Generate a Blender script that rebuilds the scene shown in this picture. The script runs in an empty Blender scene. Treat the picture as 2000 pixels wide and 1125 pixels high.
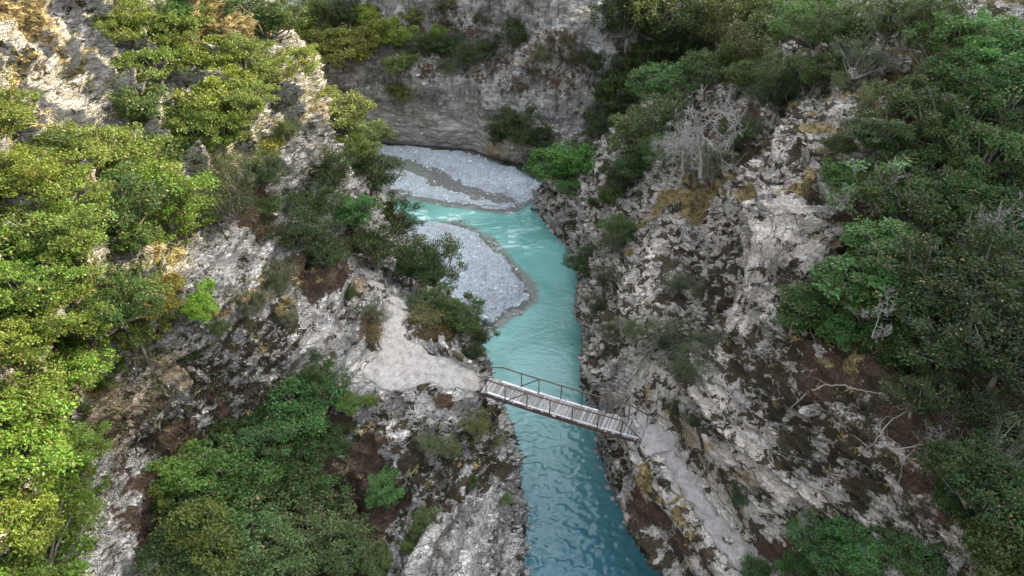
import bpy, math, random
import numpy as np
from mathutils import Vector
from mathutils.bvhtree import BVHTree

# ---------------------------------------------------------------- scene, camera, light
S = bpy.context.scene
COL = S.collection
CAMH = 33.0
PITCH = math.radians(35)
FPX = 1351.0
cam_d = bpy.data.cameras.new('camera')
cam = bpy.data.objects.new('camera', cam_d)
COL.objects.link(cam)
cam.location = (0, 0, CAMH)
cam.rotation_euler = (math.radians(90) - PITCH, 0, 0)
cam_d.sensor_width = 36.0
cam_d.lens = 36.0 * FPX / 2000.0
cam_d.clip_end = 2000.0
S.camera = cam

SUN_EL = math.radians(31)
SUN_ROT = math.radians(72)
W = bpy.data.worlds.new('World')
S.world = W
W.use_nodes = True
wn = W.node_tree.nodes
sky = wn.new('ShaderNodeTexSky')
sky.sky_type = 'NISHITA'
sky.sun_disc = False
sky.sun_elevation = SUN_EL
sky.sun_rotation = SUN_ROT
sky.dust_density = 3.0
sky.ozone_density = 1.6
sky.air_density = 1.0
hz = wn.new('ShaderNodeHueSaturation')
hz.inputs['Saturation'].default_value = 0.42      # thin bright haze over the whole sky
W.node_tree.links.new(sky.outputs[0], hz.inputs['Color'])
W.node_tree.links.new(hz.outputs[0], wn['Background'].inputs[0])
wn['Background'].inputs[1].default_value = 0.15
sl = bpy.data.lights.new('sun', 'SUN')
sl.energy = 2.0
sl.angle = math.radians(0.6)
sl.color = (1.0, 0.85, 0.57)
so = bpy.data.objects.new('sun', sl)
COL.objects.link(so)
sd = Vector((math.sin(SUN_ROT) * math.cos(SUN_EL), math.cos(SUN_ROT) * math.cos(SUN_EL), math.sin(SUN_EL)))
so.rotation_euler = sd.to_track_quat('Z', 'Y').to_euler()
S.view_settings.view_transform = 'Standard'
S.view_settings.look = 'None'
S.view_settings.gamma = 1.0
S.view_settings.exposure = 3.05

# ---------------------------------------------------------------- helpers
def ray(u, v):
    dy = (562.5 - v) / FPX
    return np.array([(u - 1000) / FPX, math.cos(PITCH) + dy * math.sin(PITCH), -math.sin(PITCH) + dy * math.cos(PITCH)])

def P(u, v, z):
    d = ray(u, v)
    t = (z - CAMH) / d[2]
    return Vector((t * d[0], t * d[1], z))

def tag(o, label=None, cat=None, group=None, kind=None):
    if label: o['label'] = label
    if cat: o['category'] = cat
    if group: o['group'] = group
    if kind: o['kind'] = kind
    return o

def empty(name, loc, rz=0.0, scale=1.0):
    o = bpy.data.objects.new(name, None)
    o.empty_display_size = 0.2
    COL.objects.link(o)
    o.location = loc
    o.rotation_euler = (0, 0, rz)
    o.scale = (scale,) * 3 if np.isscalar(scale) else scale
    return o

def mk_mesh(name, V, Fc, mats=(), attrs=None, smooth=False, midx=None):
    V = np.asarray(V, dtype=np.float32).reshape(-1, 3)
    me = bpy.data.meshes.new(name)
    me.vertices.add(len(V))
    me.vertices.foreach_set('co', V.ravel())
    if isinstance(Fc, np.ndarray):
        nf, k = Fc.shape
        me.loops.add(nf * k)
        me.loops.foreach_set('vertex_index', Fc.astype(np.int32).ravel())
        me.polygons.add(nf)
        me.polygons.foreach_set('loop_start', np.arange(0, nf * k, k, dtype=np.int32))
    else:
        tot = sum(len(f) for f in Fc); nf = len(Fc)
        me.loops.add(tot)
        me.loops.foreach_set('vertex_index', np.array([i for f in Fc for i in f], dtype=np.int32))
        me.polygons.add(nf)
        st = np.cumsum([0] + [len(f) for f in Fc[:-1]]).astype(np.int32)
        me.polygons.foreach_set('loop_start', st)
    if midx is not None:
        me.polygons.foreach_set('material_index', np.asarray(midx, dtype=np.int32))
    me.polygons.foreach_set('use_smooth', np.full(nf, smooth, dtype=bool))
    for m in mats: me.materials.append(m)
    if attrs:
        for an, av in attrs.items():
            av = np.asarray(av, dtype=np.float32)
            if av.ndim == 1:
                a = me.attributes.new(an, 'FLOAT', 'POINT'); a.data.foreach_set('value', av)
            else:
                a = me.attributes.new(an, 'FLOAT_COLOR', 'POINT')
                if av.shape[1] == 3: av = np.concatenate([av, np.ones((len(av), 1), np.float32)], 1)
                a.data.foreach_set('color', av.ravel())
    me.update(calc_edges=True)
    return me

def obj(name, me, parent=None):
    o = bpy.data.objects.new(name, me)
    COL.objects.link(o)
    if parent: o.parent = parent
    return o

# value noise, vectorised
def _h(ix, iy, iz, s):
    h = (ix.astype(np.uint32) * np.uint32(73856093)) ^ (iy.astype(np.uint32) * np.uint32(19349663)) ^ (iz.astype(np.uint32) * np.uint32(83492791)) ^ np.uint32((s * 2654435761) & 0xffffffff)
    h ^= h >> np.uint32(13); h *= np.uint32(1274126177); h ^= h >> np.uint32(16); h *= np.uint32(2246822519); h ^= h >> np.uint32(13)
    return h.astype(np.float32) / np.float32(4294967295.0)

def vn(p, s=0):
    p = np.asarray(p, dtype=np.float64)
    i = np.floor(p); f = (p - i).astype(np.float32); i = i.astype(np.int64)
    f = f * f * f * (f * (f * 6 - 15) + 10)
    r = 0
    for dx in (0, 1):
        wx = f[:, 0] if dx else 1 - f[:, 0]
        for dy in (0, 1):
            wy = f[:, 1] if dy else 1 - f[:, 1]
            for dz in (0, 1):
                wz = f[:, 2] if dz else 1 - f[:, 2]
                r = r + wx * wy * wz * _h(i[:, 0] + dx, i[:, 1] + dy, i[:, 2] + dz, s)
    return r * 2 - 1

def fbm(p, o=4, s=0, g=0.5):
    a = 1.0; r = 0; q = np.array(p, dtype=np.float64)
    for k in range(o):
        r = r + a * vn(q, s + k * 7); q = q * 2.03 + 11.3; a *= g
    return r

def ridged(p, o=4, s=0):
    a = 1.0; r = 0; q = np.array(p, dtype=np.float64)
    for k in range(o):
        r = r + a * (1 - 2 * np.abs(vn(q, s + k * 7))); q = q * 2.1 + 5.7; a *= 0.5
    return r

def hash1(*a):
    a = [np.asarray(x) for x in a]
    while len(a) < 3: a.append(np.zeros_like(a[0]))
    return _h(a[0].astype(np.int64), a[1].astype(np.int64), a[2].astype(np.int64), 99)

def sm(x, a, b):
    t = np.clip((x - a) / (b - a), 0, 1)
    return t * t * (3 - 2 * t)

# ---------------------------------------------------------------- node helper
class NT:
    def __init__(s, name):
        s.m = bpy.data.materials.new(name); s.m.use_nodes = True
        s.t = s.m.node_tree; s.t.nodes.clear()
        s.out = s.t.nodes.new('ShaderNodeOutputMaterial')
    def n(s, typ, **kw):
        nd = s.t.nodes.new(typ)
        for k, v in kw.items():
            if k.startswith('_'): setattr(nd, k[1:], v)
            else:
                key = int(k[1:]) if (k[0] == 'i' and k[1:].isdigit()) else k.replace('__', ' ')
                inp = nd.inputs[key]
                if isinstance(v, bpy.types.NodeSocket): s.t.links.new(v, inp)
                else: inp.default_value = v
        return nd
    def l(s, a, b): s.t.links.new(a, b)
    def math(s, op, a, b=0.0, c=None, clamp=False):
        nd = s.t.nodes.new('ShaderNodeMath'); nd.operation = op; nd.use_clamp = clamp
        for i, v in enumerate((a, b) if c is None else (a, b, c)):
            if isinstance(v, bpy.types.NodeSocket): s.t.links.new(v, nd.inputs[i])
            else: nd.inputs[i].default_value = v
        return nd.outputs[0]
    def mix(s, f, a, b, mode='MIX'):
        nd = s.t.nodes.new('ShaderNodeMix'); nd.data_type = 'RGBA'; nd.blend_type = mode
        for i, v in ((0, f), (6, a), (7, b)):
            if isinstance(v, bpy.types.NodeSocket): s.t.links.new(v, nd.inputs[i])
            else: nd.inputs[i].default_value = v if i == 0 else (tuple(v) + (1,) if len(v) == 3 else v)
        return nd.outputs[2]
    def noise(s, vec, scale, detail=4.0, rough=0.55, dist=0.0, dim='3D'):
        nd = s.n('ShaderNodeTexNoise', Scale=scale, Detail=detail, Roughness=rough, Distortion=dist)
        if vec is not None: s.l(vec, nd.inputs['Vector'])
        return nd.outputs['Fac']
    def ramp(s, f, a, b):
        nd = s.n('ShaderNodeMapRange', i1=a, i2=b); nd.interpolation_type = 'SMOOTHSTEP'
        s.l(f, nd.inputs[0])
        return nd.outputs[0]
    def attr(s, name):
        nd = s.t.nodes.new('ShaderNodeAttribute'); nd.attribute_name = name
        return nd
    def scalev(s, vec, sc):
        nd = s.t.nodes.new('ShaderNodeVectorMath'); nd.operation = 'MULTIPLY'
        s.l(vec, nd.inputs[0]); nd.inputs[1].default_value = sc
        return nd.outputs[0]
    def bsdf(s, col, rough=0.85, bump=None, bstr=0.6, bdist=0.05, spec=0.3):
        b = s.n('ShaderNodeBsdfPrincipled')
        for k, v in (('Base Color', col), ('Roughness', rough), ('Specular IOR Level', spec)):
            if isinstance(v, bpy.types.NodeSocket): s.l(v, b.inputs[k])
            else: b.inputs[k].default_value = tuple(v) + (1,) if k == 'Base Color' and len(v) == 3 else v
        if bump is not None:
            bn = s.n('ShaderNodeBump', Strength=bstr, Distance=bdist, Height=bump)
            s.l(bn.outputs[0], b.inputs['Normal'])
        s.l(b.outputs[0], s.out.inputs[0])
        return b
    def pos(s):
        return s.t.nodes.new('ShaderNodeNewGeometry').outputs['Position']
DETAIL = 1.3
# ---------------------------------------------------------------- terrain nets
# every row runs along the canyon as (along, across, z); 'along' is Y for the two slopes, X for the back cliff
L_ROWS = [
 [(-30,-3,-1.5),(5,1,-1.5),(20.5,1.4,-1.5),(30,.5,-1.5),(37,-.6,-1.5),(41,-1.8,-1.5),(44,-4.4,-1.0),(52,-7,-1),(61,-11,-1),(66,-17,-1),(71,-28,-1),(76,-45,-1)],
 [(-30,-4,0),(5,0,0),(20.5,.6,0),(24.6,.85,0),(27,.45,0),(29.5,-.3,0),(33.5,-.9,0),(37,-1.5,0),(41,-2.8,0),(44,-5.4,0),(51.6,-8,0),(61,-12,0),(66,-18,0),(71,-29,0),(76,-46,0)],
 [(-30,-5,3),(5,-1.5,2.6),(18.5,-.3,2.4),(22.4,.15,2.6),(24.6,.3,2.8),(26.5,-.3,3.6),(28.4,-.9,3.9),(31.3,-2.2,4.3),(35,-2.7,4.4),(39,-4.0,4),(43,-6.2,3.4),(46,-7.8,3.2),(52,-9.6,2.6),(60,-13,2.4),(66,-19,2.5),(71,-30,3),(76,-47,4)],
 [(-30,-6,6),(5,-3,5),(18.5,-1.6,4.5),(22.4,-1.0,5),(25.0,-1.1,6),(26.3,-1.5,7.5),(27.3,-1.75,7.9),(28.4,-2.2,7.9),(31.3,-3.9,7.5),(34,-4.3,6.7),(38,-5.7,6.2),(42.6,-7.7,6),(50,-10.2,5),(58,-14.5,4.5),(65,-21,5),(70,-32,6),(76,-48,7)],
 [(-30,-9,7),(5,-6,5),(17.8,-4.5,5.5),(20.7,-4.8,6.3),(24.2,-5.1,7.3),(26.2,-5.4,8),(29,-5.6,8.3),(32,-6,8.5),(35.4,-8,8.3),(40.6,-9.1,8.3),(50.4,-11.2,7.6),(56,-12.6,8),(60,-18,8),(65,-24,8),(70,-34,9),(76,-50,10)],
 [(-30,-14,8),(5,-10,5),(18,-9.2,4.3),(21.4,-10,5),(24.7,-10,6.5),(26.4,-9,8.6),(29.3,-8.6,9.5),(33,-9.2,10),(37.1,-10.1,9.5),(39.7,-10.7,10.8),(48.1,-12.1,9.9),(55,-13.5,10.6),(59,-20,11),(65,-28,12),(70,-38,13),(76,-54,14)],
 [(-30,-18,11),(5,-15,8),(17,-14.2,6.3),(21.2,-15.6,7.2),(23.5,-14.3,8.8),(25.6,-12.8,11.2),(28.3,-12.5,12),(33.2,-13.3,12.4),(37.9,-13.2,12.6),(40.6,-12.5,13.5),(46,-13.3,13.2),(50.8,-14.4,12.8),(56,-15.4,13.4),(60,-24,14),(65,-34,16),(76,-60,18)],
 [(-30,-21,16),(5,-18,12),(15.2,-16.2,9.7),(20,-17.6,10.6),(22.3,-17,12.3),(24.2,-16.8,14.5),(28.3,-17.6,16.2),(32.7,-18,17),(38,-17.6,17.8),(41.5,-16,18),(44.5,-14.4,18.2),(50,-15.8,16.5),(56,-18.5,16),(60,-27,17),(65,-40,20),(76,-66,22)],
 [(-30,-25,22),(5,-19,16),(12.8,-17,14),(16.8,-18.3,15),(20.3,-19.3,17),(24,-20.8,19),(28.1,-22.3,20.6),(33.8,-23.6,22),(39,-23,22.8),(42.5,-20,23),(45.5,-17,23.2),(50,-18.5,22),(56,-25,22),(65,-46,26),(76,-74,30)],
 [(-30,-34,32),(5,-27,25),(16.8,-26,25),(24,-28,28),(33.8,-31,31),(42.5,-28,32),(46,-23,31),(52,-26,29),(60,-38,31),(76,-84,40)],
 [(-30,-60,62),(24,-52,58),(46,-48,58),(60,-62,58),(76,-105,66)],
 [(-30,-110,110),(24,-100,105),(76,-150,110)],
]
L_SUB = [5, 20, 34, 32, 30, 34, 36, 40, 48, 60, 20, 8]
R_ROWS = [
 [(-30,7,-1.5),(5,7.2,-1.5),(17,9,-1.5),(20.8,7.4,-1.5),(25,4.9,-1.5),(30.8,4.6,-1.5),(36.6,5.3,-1.5),(47,5,-1.5),(53,4.4,-1.2),(59.6,1.9,-1),(61.7,1.6,-1),(64.1,3.4,-1),(67,6,-1),(73,12,-1),(82,24,-1)],
 [(-30,8,0),(5,8.2,0),(17,9.6,0),(20.8,8.2,0),(24.6,6.15,0),(28.7,5.4,0),(30.8,5.4,0),(36.6,6.1,0),(41.2,5.85,0),(47.3,5.7,0),(50,5.6,0),(53,5.3,0),(55.2,4.3,0),(59.6,2.6,0),(61.7,2.2,0),(64.1,4.2,0),(67,7,0),(73,13,0),(82,25,0)],
 [(-30,8,3),(5,8,3),(17.5,8.6,2.6),(21,7.1,3.4),(24,5.6,4),(27,5.3,4.1),(30.8,5.0,3.6),(36.6,5.1,3.3),(41,5.3,3.2),(47,5.9,2.9),(53,5.8,1.8),(56,4.6,1.5),(59.6,3.2,1.5),(61.7,3.4,1.5),(64.1,5,1.5),(67,8,2),(73,14,2),(82,26,3)],
 [(-30,8.6,6),(5,8.3,6),(14,8.6,5.4),(17.8,8.0,5.4),(20,6.7,6.6),(22.0,5.8,7.4),(23.4,5.75,7.85),(25,5.6,7.7),(27,5.3,7.0),(28.9,5.3,6.5),(32,5.7,6.9),(38.7,5.8,6),(44,6.7,5.5),(51.5,6.5,3.6),(56.1,4.9,3),(57.6,4.4,3),(59.4,5.0,3),(62,5.6,3),(66,8.5,4),(73,15,5),(82,28,6)],
 [(-30,9.4,8),(5,9.3,8),(14.5,9.0,7.9),(16.5,8.5,7.9),(18.6,7.6,7.95),(20.9,6.6,8),(22.6,6.25,8),(24.2,6.1,8.0),(26,5.9,8.2),(28.9,5.7,8.3),(32,6.2,8.3),(38.7,7.0,7.4),(44,7.4,6.5),(51.5,7,5),(56.1,5.8,4.4),(59.4,5.9,4.4),(62,7,5),(66,10.5,6),(73,17,7),(82,31,8)],
 [(-30,11,8.2),(5,10.7,8.1),(14.5,10.4,8.05),(16.2,9.75,8.05),(19.7,8.3,8.05),(22.2,7.4,8.05),(23.3,7.0,8.05),(25.2,6.4,8.6),(28,6.3,9.6),(33.3,7,9.2),(38.7,8.5,8.5),(47,8.2,6.5),(52.3,7.5,6),(56.2,7.5,6),(62,9.5,7),(67,14,8),(73,20,10),(82,36,11)],
 [(-30,12.5,11),(5,11.8,10),(15.0,11.3,9.8),(18.1,9.6,10),(20.6,8.6,10.2),(22.6,8.1,10.3),(24.6,8.0,10.6),(27.5,8.8,11.2),(33.6,9.9,10.6),(39.5,11.1,10),(43.9,11,9.5),(49.1,11.2,9),(56,11.5,9),(62,14,9.8),(68,19,11),(75,26,13),(82,42,14)],
 [(-30,15,14),(5,14,12),(14.5,12.9,11.3),(17.4,11.8,11.7),(20.1,10.8,12.2),(22.4,10.7,12.7),(24.7,10.9,13.5),(27,11.3,14.3),(28.4,11.6,16.2),(29.7,11.9,17.7),(32,12.6,18.0),(34.6,13.4,17.5),(36.3,13.9,14.5),(38.5,13.6,12.3),(42,13.5,11.4),(46,14,11),(52,15,11.3),(60,18,12),(68,25,13.5),(75,32,15),(82,50,17)],
 [(-30,19,17),(5,16.5,14),(13.1,14.6,13),(16.5,14.3,14),(19.6,13.8,14.5),(22.5,13.8,15),(25.1,14,15.9),(28.4,14.4,17.6),(30,14.6,18.6),(32.7,15.4,19),(36,16,19),(38.5,17,17.6),(41.3,18,16.8),(46,19,15.2),(54,20.5,15.2),(62,24,16),(70,31,18),(82,58,22)],
 [(-30,24,21),(5,20,16),(12.2,17.5,15),(16.5,18.8,16.4),(21,20.2,17.4),(25.7,21.8,18.2),(29.6,22,19.2),(34.7,21.6,20.2),(41.5,23,20.8),(47.4,25,20.6),(56,28,21),(66,35,23),(82,68,28)],
 [(-30,36,28),(12,31,22),(21,32,23),(34.7,34,24),(47.4,35,25),(56,39,26.5),(66,43,31),(96,72,46)],
 [(-30,52,54),(12,52,53),(30,53,55),(47.4,54,58),(66,57,60),(80,66,60),(96,86,56)],
 [(-30,95,66),(34,98,64),(60,100,70),(96,140,70)],
]
R_SUB = [5, 20, 34, 30, 12, 14, 26, 34, 40, 40, 40, 16, 8]
B_ROWS = [
 [(-70,91,-1),(-30,81,-1),(-14.5,77.6,-1),(-8.3,76.3,-1),(-3.5,75,-1),(0,72.3,-1),(2.8,70,-1),(5,68.5,-1),(9,70,-1),(15,73,-1),(34,79,-1)],
 [(-70,90,0),(-30,80,0),(-14.5,76.6,0),(-8.3,75.5,0),(-4.2,74.6,0),(-3.1,73.2,0),(0,71.5,0),(2.8,69.2,0),(5,67.8,0),(9,69,0),(15,72,0),(34,78,0)],
 [(-70,89,1.2),(-30,79,1.2),(-14.5,75.8,1.1),(-8.3,74.7,1.1),(-4.2,74.2,1.2),(-3.0,72.3,1.3),(0,70.6,1.4),(2.8,68.6,1.4),(5,67.2,1.2),(9,68.6,1.2),(15,71,1.2),(34,77,1.2)],
 [(-70,90,4.5),(-30,80,4.5),(-14.5,76.4,4.5),(-8.3,75.6,4.2),(-4.2,75.2,4),(-3.0,73.8,4),(0,72.2,3.5),(2.8,70.2,4),(5,68.6,4.5),(9,69.6,4),(15,72,4),(34,78,4)],
 [(-70,91,9),(-30,81,9),(-14.5,77,9.4),(-8.3,76.6,8.8),(-3.5,76.2,8.0),(0,74.6,8.2),(2.8,73,8.8),(5,71.8,9),(9,72.2,9),(15,74,9),(34,80,9)],
 [(-70,94,10),(-30,84,10),(-14.5,79.6,10.6),(-8.3,78.8,10),(-3.5,78.4,9.4),(0,77.2,10.0),(2.8,75,11),(5,73.0,11.4),(9,73.2,11.5),(15,76,12),(34,82,13)],
 [(-70,97,13),(-30,87,13),(-14.5,82.6,14),(-8.3,81.2,13),(-3.5,80.6,13),(0,79,13.4),(2.8,76.6,14),(5,74.6,15),(9,74.6,15),(15,78,16),(34,84,18)],
 [(-70,101,20),(-30,92,20),(-14.5,87,20),(-8.3,84.6,20),(-3.5,83.6,20),(0,81,20),(2.8,79,20.5),(5,77.6,21),(9,77.6,21),(15,81,22),(34,87,24)],
 [(-70,115,38),(-14.5,100,40),(5,90,40),(15,91,42),(34,93,46)],
 [(-70,150,70),(5,130,72),(34,125,84)],
]
B_SUB = [4, 10, 22, 30, 18, 22, 30, 16, 8]

def cr(rows, sub):
    """Catmull-Rom across the rows (n, m, 3)"""
    n = len(rows); out = []; jj = []
    for j in range(n - 1):
        p0 = rows[max(j - 1, 0)]; p1 = rows[j]; p2 = rows[j + 1]; p3 = rows[min(j + 2, n - 1)]
        def tang(a, b, c):
            la = np.linalg.norm(b - a, axis=1, keepdims=True) + 1e-3; lb = np.linalg.norm(c - b, axis=1, keepdims=True) + 1e-3
            return ((b - a) / la * lb + (c - b) / lb * la) / (la + lb)
        seg = np.linalg.norm(p2 - p1, axis=1, keepdims=True)
        m1 = tang(p0, p1, p2) * seg * 0.8 if j > 0 else (p2 - p1)
        m2 = tang(p1, p2, p3) * seg * 0.8 if j < n - 2 else (p2 - p1)
        for k in range(sub[j]):
            t = k / sub[j]
            h00 = 2*t**3 - 3*t*t + 1; h10 = t**3 - 2*t*t + t; h01 = -2*t**3 + 3*t*t; h11 = t**3 - t*t
            out.append(h00 * p1 + h10 * m1 + h01 * p2 + h11 * m2); jj.append(j + t)
    out.append(rows[-1]); jj.append(n - 1.0)
    return np.array(out), np.array(jj)

def smooth1(a, s, k):
    if k < 1: return a
    x = np.arange(-3 * k, 3 * k + 1); w = np.exp(-.5 * (x / k) ** 2); w /= w.sum()
    return np.convolve(np.pad(a, 3 * k, mode='edge'), w, mode='valid')

def net(rows, sub, a0, a1, near, far_step, axis):
    # station spacing: fine where seen, coarse outside
    st = [a0]
    while st[-1] < a1: st.append(st[-1] + near(st[-1]))
    st = np.array(st)
    R = []
    for r in rows:
        r = np.array(r, dtype=float)
        d = np.linspace(a0, a1, 1400)
        x = smooth1(np.interp(d, r[:, 0], r[:, 1]), 0, 9); z = smooth1(np.interp(d, r[:, 0], r[:, 2]), 0, 9)
        x = np.interp(st, d, x); z = np.interp(st, d, z)
        R.append(np.stack([x, st, z], 1) if axis == 'Y' else np.stack([st, x, z], 1))
    G, jj = cr(R, sub)
    return G, jj

def normals(G, sgn):
    du = np.gradient(G, axis=0); dv = np.gradient(G, axis=1)
    n = np.cross(du, dv) * sgn
    return n / (np.linalg.norm(n, axis=2, keepdims=True) + 1e-9)

DET = DETAIL
GL, jL = net(L_ROWS, [max(2, int(s * DET)) for s in L_SUB], -30, 76, lambda y: (0.12 if 12 < y < 50 else 0.2 if 50 <= y < 62 else 0.8) / DET, 0, 'Y')
GR, jR = net(R_ROWS, [max(2, int(s * DET)) for s in R_SUB], -30, 96, lambda y: (0.12 if 11 < y < 48 else 0.18 if 48 <= y < 76 else 0.8) / DET, 0, 'Y')
GB, jB = net(B_ROWS, [max(2, int(s * DET)) for s in B_SUB], -70, 34, lambda x: (0.17 if -22 < x < 16 else 0.9) / DET, 0, 'X')

def grid_faces(n, m, flip):
    i = np.arange(n * m).reshape(n, m)
    f = np.stack([i[:-1, :-1], i[:-1, 1:], i[1:, 1:], i[1:, :-1]], -1).reshape(-1, 4)
    return f[:, ::-1] if flip else f

# coarse undisplaced surface for aiming the surface marks
def coarse(G, s=4):
    g = G[::s, ::s]; n, m = g.shape[:2]
    return g.reshape(-1, 3), grid_faces(n, m, False)
def bvh_of(Gs, s=4):
    V = []; Fc = []; o = 0
    for g in Gs:
        v, f = coarse(g, s); V.append(v); Fc.append(f + o); o += len(v)
    return BVHTree.FromPolygons(np.concatenate(V).tolist(), np.concatenate(Fc).tolist())
BV0 = bvh_of([GL, GR, GB])
CAMP = Vector((0, 0, CAMH))
def hit(bv, u, v):
    d = Vector(ray(u, v)).normalized()
    r = bv.ray_cast(CAMP, d)
    return (r[0], r[3]) if r[0] is not None else (None, None)
# ---------------------------------------------------------------- surface marks: where moss, litter, grass, ochre rock and path lie
# (pixel the place is seen at, radius in pixels, stretch) -> a world point on the slope and a world radius
MARK = {
 'path': [(960,745,22),(920,735,28),(870,725,34),(820,720,40),(770,720,42),(735,725,22),(800,690,32),(770,670,26),(765,640,26),(775,610,24),(780,590,22),
          (735,555,16),(720,530,16),(700,510,16),(1275,850,26),(1300,862,24),(1300,885,20),(1320,910,22),(1338,940,24),(1356,970,25),(1378,1000,26),(1400,1030,28),(1425,1060,30),(1452,1090,30),(1480,1120,30),(1230,800,14),(1255,820,14)],
 'ochre': [(1340,830,20),(1350,860,26),(1380,885,28),(1410,915,26),(1440,930,26),(1310,790,20),(1470,950,20),(240,800,55),(290,770,45),(340,720,40),(200,800,40),(600,220,24),(615,280,18),(600,190,18),(300,700,30),
           (700,550,30),(1560,290,20),(960,290,22),(1000,315,20),(1250,770,14)],
 'moss': [(1480,720,45),(1560,730,50),(1420,690,40),(1520,790,45),(1600,780,50),(1440,830,14),(1640,850,45),(1700,900,45),(1560,850,30),(1530,880,35),(1620,920,35),(1680,960,35),(1740,830,50),(1500,540,35),(1540,560,30),(1560,240,30),(1540,300,30),(1580,690,45),(1400,560,50),(1340,520,45),(1320,470,30),
          (1700,800,60),(820,880,60),(880,900,60),(850,950,60),(800,940,50),(930,900,50),(900,960,30),(850,780,26),(760,830,40),(720,900,50),(1250,1000,40),(1290,1040,50),(1230,950,40),(1330,1090,50),(1190,880,30),(1560,520,20),(1500,460,12),
          (1180,560,40),(1190,620,40),(1200,680,30),(960,800,30),(940,830,30),(420,720,60),(500,700,60),(560,640,50),(350,830,50),(300,850,50),(430,790,60),(520,650,40),(60,120,20),(30,130,30),(140,60,14),(150,120,12),(1120,440,30),(1180,400,30),(1060,450,20),(1400,480,40),(1310,600,40),(1380,640,30)],
 'litter': [(1240,920,20),(1260,960,26),(1290,1000,30),(1330,1050,34),(1380,1100,36),(1350,900,10),(1400,940,12),(1440,990,14),(1480,1040,20),(1510,1080,30),(700,900,50),(680,960,60),(730,980,50),(720,840,40),(690,800,20),(860,790,22),(720,640,34),(850,640,34),(820,660,20),(880,700,12),
            (620,560,50),(640,520,40),(700,480,40),(560,540,40),(1600,760,40),(1650,740,60),(1700,700,60),(1780,700,90),(1850,800,90),(1900,900,100),(1950,700,120),(1800,500,120),(1900,400,150),(1700,420,60),(1850,250,130),(1650,560,40),(1750,160,90),(1950,150,120),
            (900,60,40),(880,110,40),(930,130,40),(980,120,50),(1040,110,60),(1100,120,60),(1150,90,20),(850,50,60),(820,130,30),(1000,170,26),(700,40,60),(640,60,60),(1300,150,140),(1250,300,80),(1400,250,100),(1200,360,50),(1500,100,140),(1450,300,50),
            (500,450,60),(450,400,60),(400,1000,160),(550,980,150),(600,850,100),(650,1060,100),(1600,235,18),(1060,260,30),(1180,250,40),(200,600,60),(100,700,80),(330,640,30)],
 'grass': [(1320,395,34),(1360,385,34),(1400,385,30),(1440,385,24),(1350,420,26),(1540,350,24),(1570,335,20),(1500,270,18),(1480,280,14),(1590,260,30),(1610,215,24),(1660,200,26),(1700,210,22),(1560,210,18),(1620,300,20),(1270,940,22),(1300,970,22),(1320,1000,20),(1280,920,14),(1350,1040,12),(1730,120,30),(1780,130,30),
           (410,20,40),(450,40,30),(380,10,30),(30,15,40),(70,20,30),(10,160,22),(40,150,14),(130,130,12),(100,85,14),(500,600,24),(540,620,20),(330,510,22),(310,580,30),(290,600,24),(170,740,30),(150,720,20),(590,200,12),(600,260,10),(1240,470,20),(1255,440,12),(1640,730,24),(1690,740,24),(720,830,20),(500,690,14),(440,620,16),(560,600,16),(1960,30,30),(60,310,16),(110,640,20),(80,620,16)],
 'clean': [(1540,400,50),(1520,460,60),(1560,470,50),(1490,520,50),(1460,580,50),(1580,420,40),(1440,640,30),(1400,760,40),(1450,860,50),(1500,920,40),(1560,960,40),(1260,720,40),(1220,740,40),(950,1000,60),(980,1060,60),(900,1060,60),(1000,960,40),(850,1080,60),(830,800,40),(790,830,30),(900,780,30),(650,640,40),(640,690,40),(690,720,46),(660,745,30),(720,750,26),(480,480,50),
           (430,520,50),(530,500,40),(600,390,30),(570,420,20),(640,600,30),(560,480,30),(1190,780,20),(1200,980,30),(1230,1050,24),(1700,120,10),(1740,125,14),(1100,60,60),(1170,60,60),(80,60,60),(200,120,50),(180,60,50),(60,220,50),(120,200,60),(280,960,60),(250,1040,60),(900,250,80),(800,250,60)],
}
MK = {}
for k, lst in MARK.items():
    a = []
    for (u, v, r) in lst:
        p, t = hit(BV0, u, v)
        if p is None: continue
        if k == 'path' and u < 1100: r *= 1.25
        if k == 'grass' and 1300 < u < 1460: r *= 1.4
        a.append((p.x, p.y, p.z, r * t * 0.9 / FPX))
    MK[k] = np.array(a)

def mask(V, key, soft=0.5, wob=None):
    out = np.zeros(len(V), dtype=np.float32)
    for x, y, z, r in MK[key]:
        rr = r * 2.2
        idx = np.nonzero((np.abs(V[:, 0] - x) < rr) & (np.abs(V[:, 1] - y) < rr) & (np.abs(V[:, 2] - z) < rr))[0]
        if not len(idx): continue
        d = np.sqrt(((V[idx] - (x, y, z)) ** 2).sum(1)) / r
        if wob is not None: d = d + wob[idx]
        out[idx] = np.maximum(out[idx], 1 - sm(d, 1 - soft, 1 + soft))
    return out

def blocks(V, warp, bed, jt, ang, s):
    """bedding planes and joints: a protrusion per block, grooves between them"""
    h = (V[:, 2] + warp) / bed
    h = h + 0.35 * vn(V * 0.5, s + 3)
    i = np.floor(h); f = h - i
    r1 = hash1(i, np.full_like(i, s))
    t = (V[:, 0] * math.cos(ang) + V[:, 1] * math.sin(ang)) / jt * (0.6 + 0.8 * r1) + 5 * r1 + 0.4 * vn(V * 0.9, s + 4)
    j = np.floor(t); g = t - j
    pr = hash1(i, j, np.full_like(i, s + 1)) - 0.5
    gr = np.exp(-(np.minimum(f, 1 - f) / 0.10) ** 2)
    gj = np.exp(-(np.minimum(g, 1 - g) / 0.07) ** 2) * (hash1(i, j, np.full_like(i, s + 2)) > 0.35)
    return pr, np.maximum(gr, gj * 0.9), r1 - 0.5

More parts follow.
